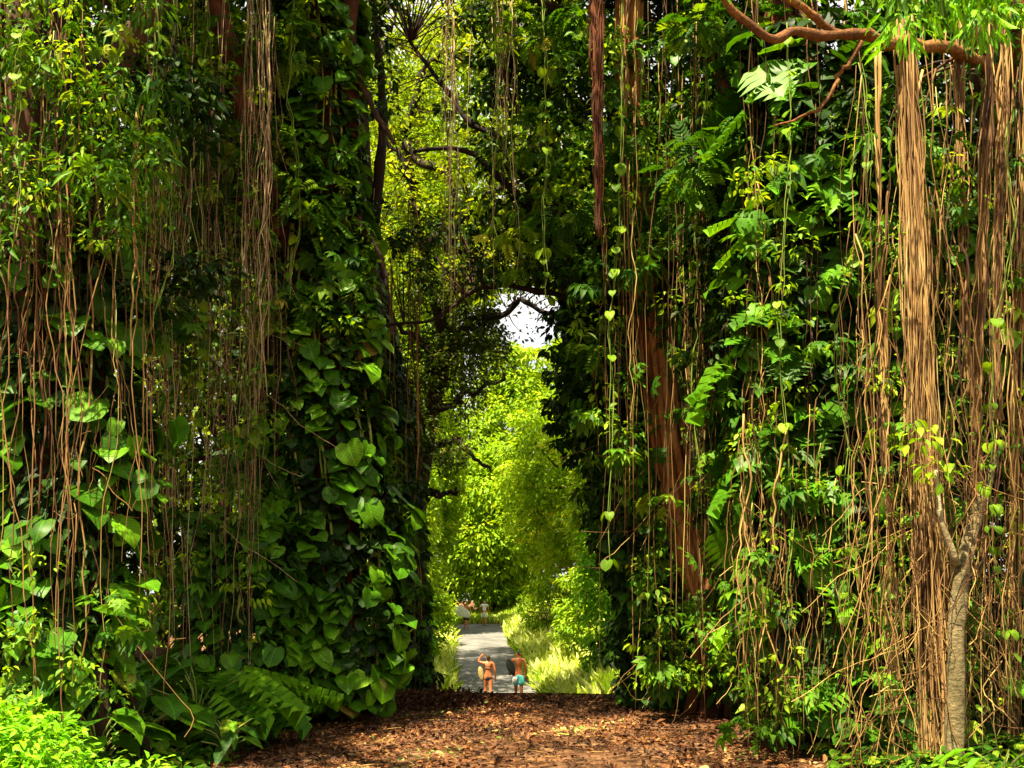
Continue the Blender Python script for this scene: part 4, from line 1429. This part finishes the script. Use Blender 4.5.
# man in aqua and white shorts with a dark cap
loc = on_ground(518.5, 35.8)
H = 1.76
w2 = thing('person', loc, 'bare backed man in aqua and white shorts and a dark cap, seen from behind', 'person', 'people walking down the road')
figure(w2, H, lean_body=True, arms={'L': [(-.12, 0, .80), (-.16, -.02, .66), (-.17, .05, .56), (-.17, .06, .53)],
               'R': [(.105, 0, .80), (.14, -.01, .64), (.145, .03, .49), (.145, .035, .455)]}, stride=.05)
s2 = shorts(w2, H, AQUA, .31, .04, 1.06)
skin_obj('side_panel', [(-.055 * H, -.012 * H, .50 * H), (-.066 * H, .0, .43 * H), (-.072 * H, .02 * H, .34 * H)], [(0, 1), (1, 2)], [.066 * H, .072 * H, .066 * H], WHITE, w2, 2)
skin_obj('hair', [(0, 0, .93 * H), (0, -.012 * H, .90 * H)], [(0, 1)], [.05 * H, .046 * H], HAIR, w2, 2)
c = skin_obj('cap', [(0, .005 * H, .975 * H), (0, .005 * H, .945 * H)], [(0, 1)], [.045 * H, .056 * H], plain('teal_cap', (.02, .10, .10)), w2, 2)
m = MB(); tube(m, np.array([[0, .05, .945], [0, .08, .94], [0, .105, .932]]) * H + np.array(loc), [.04 * H, .036 * H, .02 * H], 10, .5, .12)
obj('cap_brim', m, BLACK, w2)
b2 = board(None, 'shoulder_bag', (loc[0] - .27, loc[1] - .04, loc[2] + 1.16), .31, .13, .09, (0, math.radians(68), math.radians(15)), DARKG)
b2['label'] = 'dark long bag slung at the left side of the bare backed man'; b2['category'] = 'bag'

# far pair
loc = on_ground(466.5, 66)
H = 1.7
w3 = thing('person', loc, 'distant tanned person in dark shorts carrying a white board on the road', 'person', 'people walking down the road')
figure(w3, H, {'L': [(-.12, 0, .80), (-.17, -.05, .70), (-.2, -.12, .68), (-.22, -.15, .68)],
               'R': [(.12, 0, .80), (.155, -.01, .64), (.165, .03, .49), (.165, .035, .455)]}, .04)
shorts(w3, H, BLACK, .31, .04, 1.06)
skin_obj('hair', [(0, 0, .95 * H), (0, -.012 * H, .92 * H)], [(0, 1)], [.05 * H, .05 * H], plain('fair_hair', (.45, .33, .15)), w3, 2)
b3 = board(None, 'body_board', (loc[0] - .24, loc[1] - .28, loc[2] + 1.08), .60, .30, .04, (0, math.radians(30), 0), WHITE)
b3['label'] = 'white oval board held tilted by the distant tanned person'; b3['category'] = 'body board'
loc = on_ground(484.5, 68)
w4 = thing('person', loc, 'distant person in a white shirt and white shorts at the end of the road', 'person', 'people walking down the road')
figure(w4, H, {'L': [(-.12, 0, .80), (-.17, -.02, .66), (-.14, .07, .60), (-.13, .09, .58)],
               'R': [(.12, 0, .80), (.155, -.01, .64), (.165, .03, .49), (.165, .035, .455)]}, .04)
shorts(w4, H, WHITE, .31, .04, 1.08)
skin_obj('shirt', [(0, 0, .55 * H), (0, 0, .63 * H), (0, 0, .74 * H), (0, 0, .79 * H), (-.12 * H, 0, .80 * H), (-.145 * H, -.01 * H, .72 * H), (.12 * H, 0, .80 * H), (.14 * H, -.005 * H, .72 * H)],
         [(0, 1), (1, 2), (2, 3), (3, 4), (4, 5), (3, 6), (6, 7)], [q * H for q in (.08, .078, .09, .07, .05, .042, .05, .042)], WHITE, w4, 2)
skin_obj('hair', [(0, 0, .95 * H), (0, -.012 * H, .92 * H)], [(0, 1)], [.05 * H, .05 * H], WHITE, w4, 2)
skin_obj('shoe', [(-.055 * H, .04 * H, .02 * H), (-.058 * H, .14 * H, .02 * H)], [(0, 1)], [.026 * H, .024 * H], BLACK, w4, 1)
skin_obj('shoe', [(.055 * H, -.08 * H, .02 * H), (.058 * H, .03 * H, .02 * H)], [(0, 1)], [.026 * H, .024 * H], BLACK, w4, 1)

# ------------------------------------------------------------------ light
SUN_EL = math.radians(65)
SUN_AZ = math.radians(208)      # compass direction of the sun (from +Y clockwise): behind the camera, a little left
w = bpy.data.worlds.new('World')
sc.world = w
w.use_nodes = True
nt = w.node_tree
nt.nodes.clear()
sky = nt.nodes.new('ShaderNodeTexSky')
sky.sky_type = 'NISHITA'
sky.sun_disc = False
sky.sun_elevation = SUN_EL
sky.sun_rotation = SUN_AZ
bgn = nt.nodes.new('ShaderNodeBackground')
bgn.inputs[1].default_value = .055
tc = nt.nodes.new('ShaderNodeTexCoord')
cn = nt.nodes.new('ShaderNodeTexNoise')
cn.inputs['Scale'].default_value = 2.2
cn.inputs['Detail'].default_value = 6
nt.links.new(tc.outputs['Generated'], cn.inputs['Vector'])
cr = nt.nodes.new('ShaderNodeMapRange')
cr.inputs[1].default_value, cr.inputs[2].default_value = .2, .42
nt.links.new(cn.outputs[0], cr.inputs[0])
mixc = nt.nodes.new('ShaderNodeMix')
mixc.data_type = 'RGBA'
nt.links.new(cr.outputs[0], mixc.inputs[0])
nt.links.new(sky.outputs[0], mixc.inputs[6])
mixc.inputs[7].default_value = (5.6, 5.5, 5.3, 1)
nt.links.new(mixc.outputs[2], bgn.inputs[0])
wo = nt.nodes.new('ShaderNodeOutputWorld')
nt.links.new(bgn.outputs[0], wo.inputs[0])

sl = bpy.data.lights.new('sun', 'SUN')
sl.energy = 5.0
sl.angle = math.radians(.6)
sl.color = (1, .87, .60)
so = bpy.data.objects.new('sun', sl)
d = Vector((math.sin(SUN_AZ) * math.cos(SUN_EL), math.cos(SUN_AZ) * math.cos(SUN_EL), math.sin(SUN_EL)))
so.rotation_euler = d.to_track_quat('Z', 'Y').to_euler()
so.location = d * 50
COL.objects.link(so)

sc.view_settings.view_transform = 'Standard'
sc.view_settings.look = 'None'
sc.view_settings.exposure = 2.15
sc.view_settings.gamma = 1.0
cy = sc.cycles
cy.max_bounces = 4
cy.diffuse_bounces = 2
cy.glossy_bounces = 2
cy.transmission_bounces = 3
cy.transparent_max_bounces = 4
cy.sample_clamp_indirect = 4
cy.use_denoising = True
cy.denoising_prefilter = 'ACCURATE'
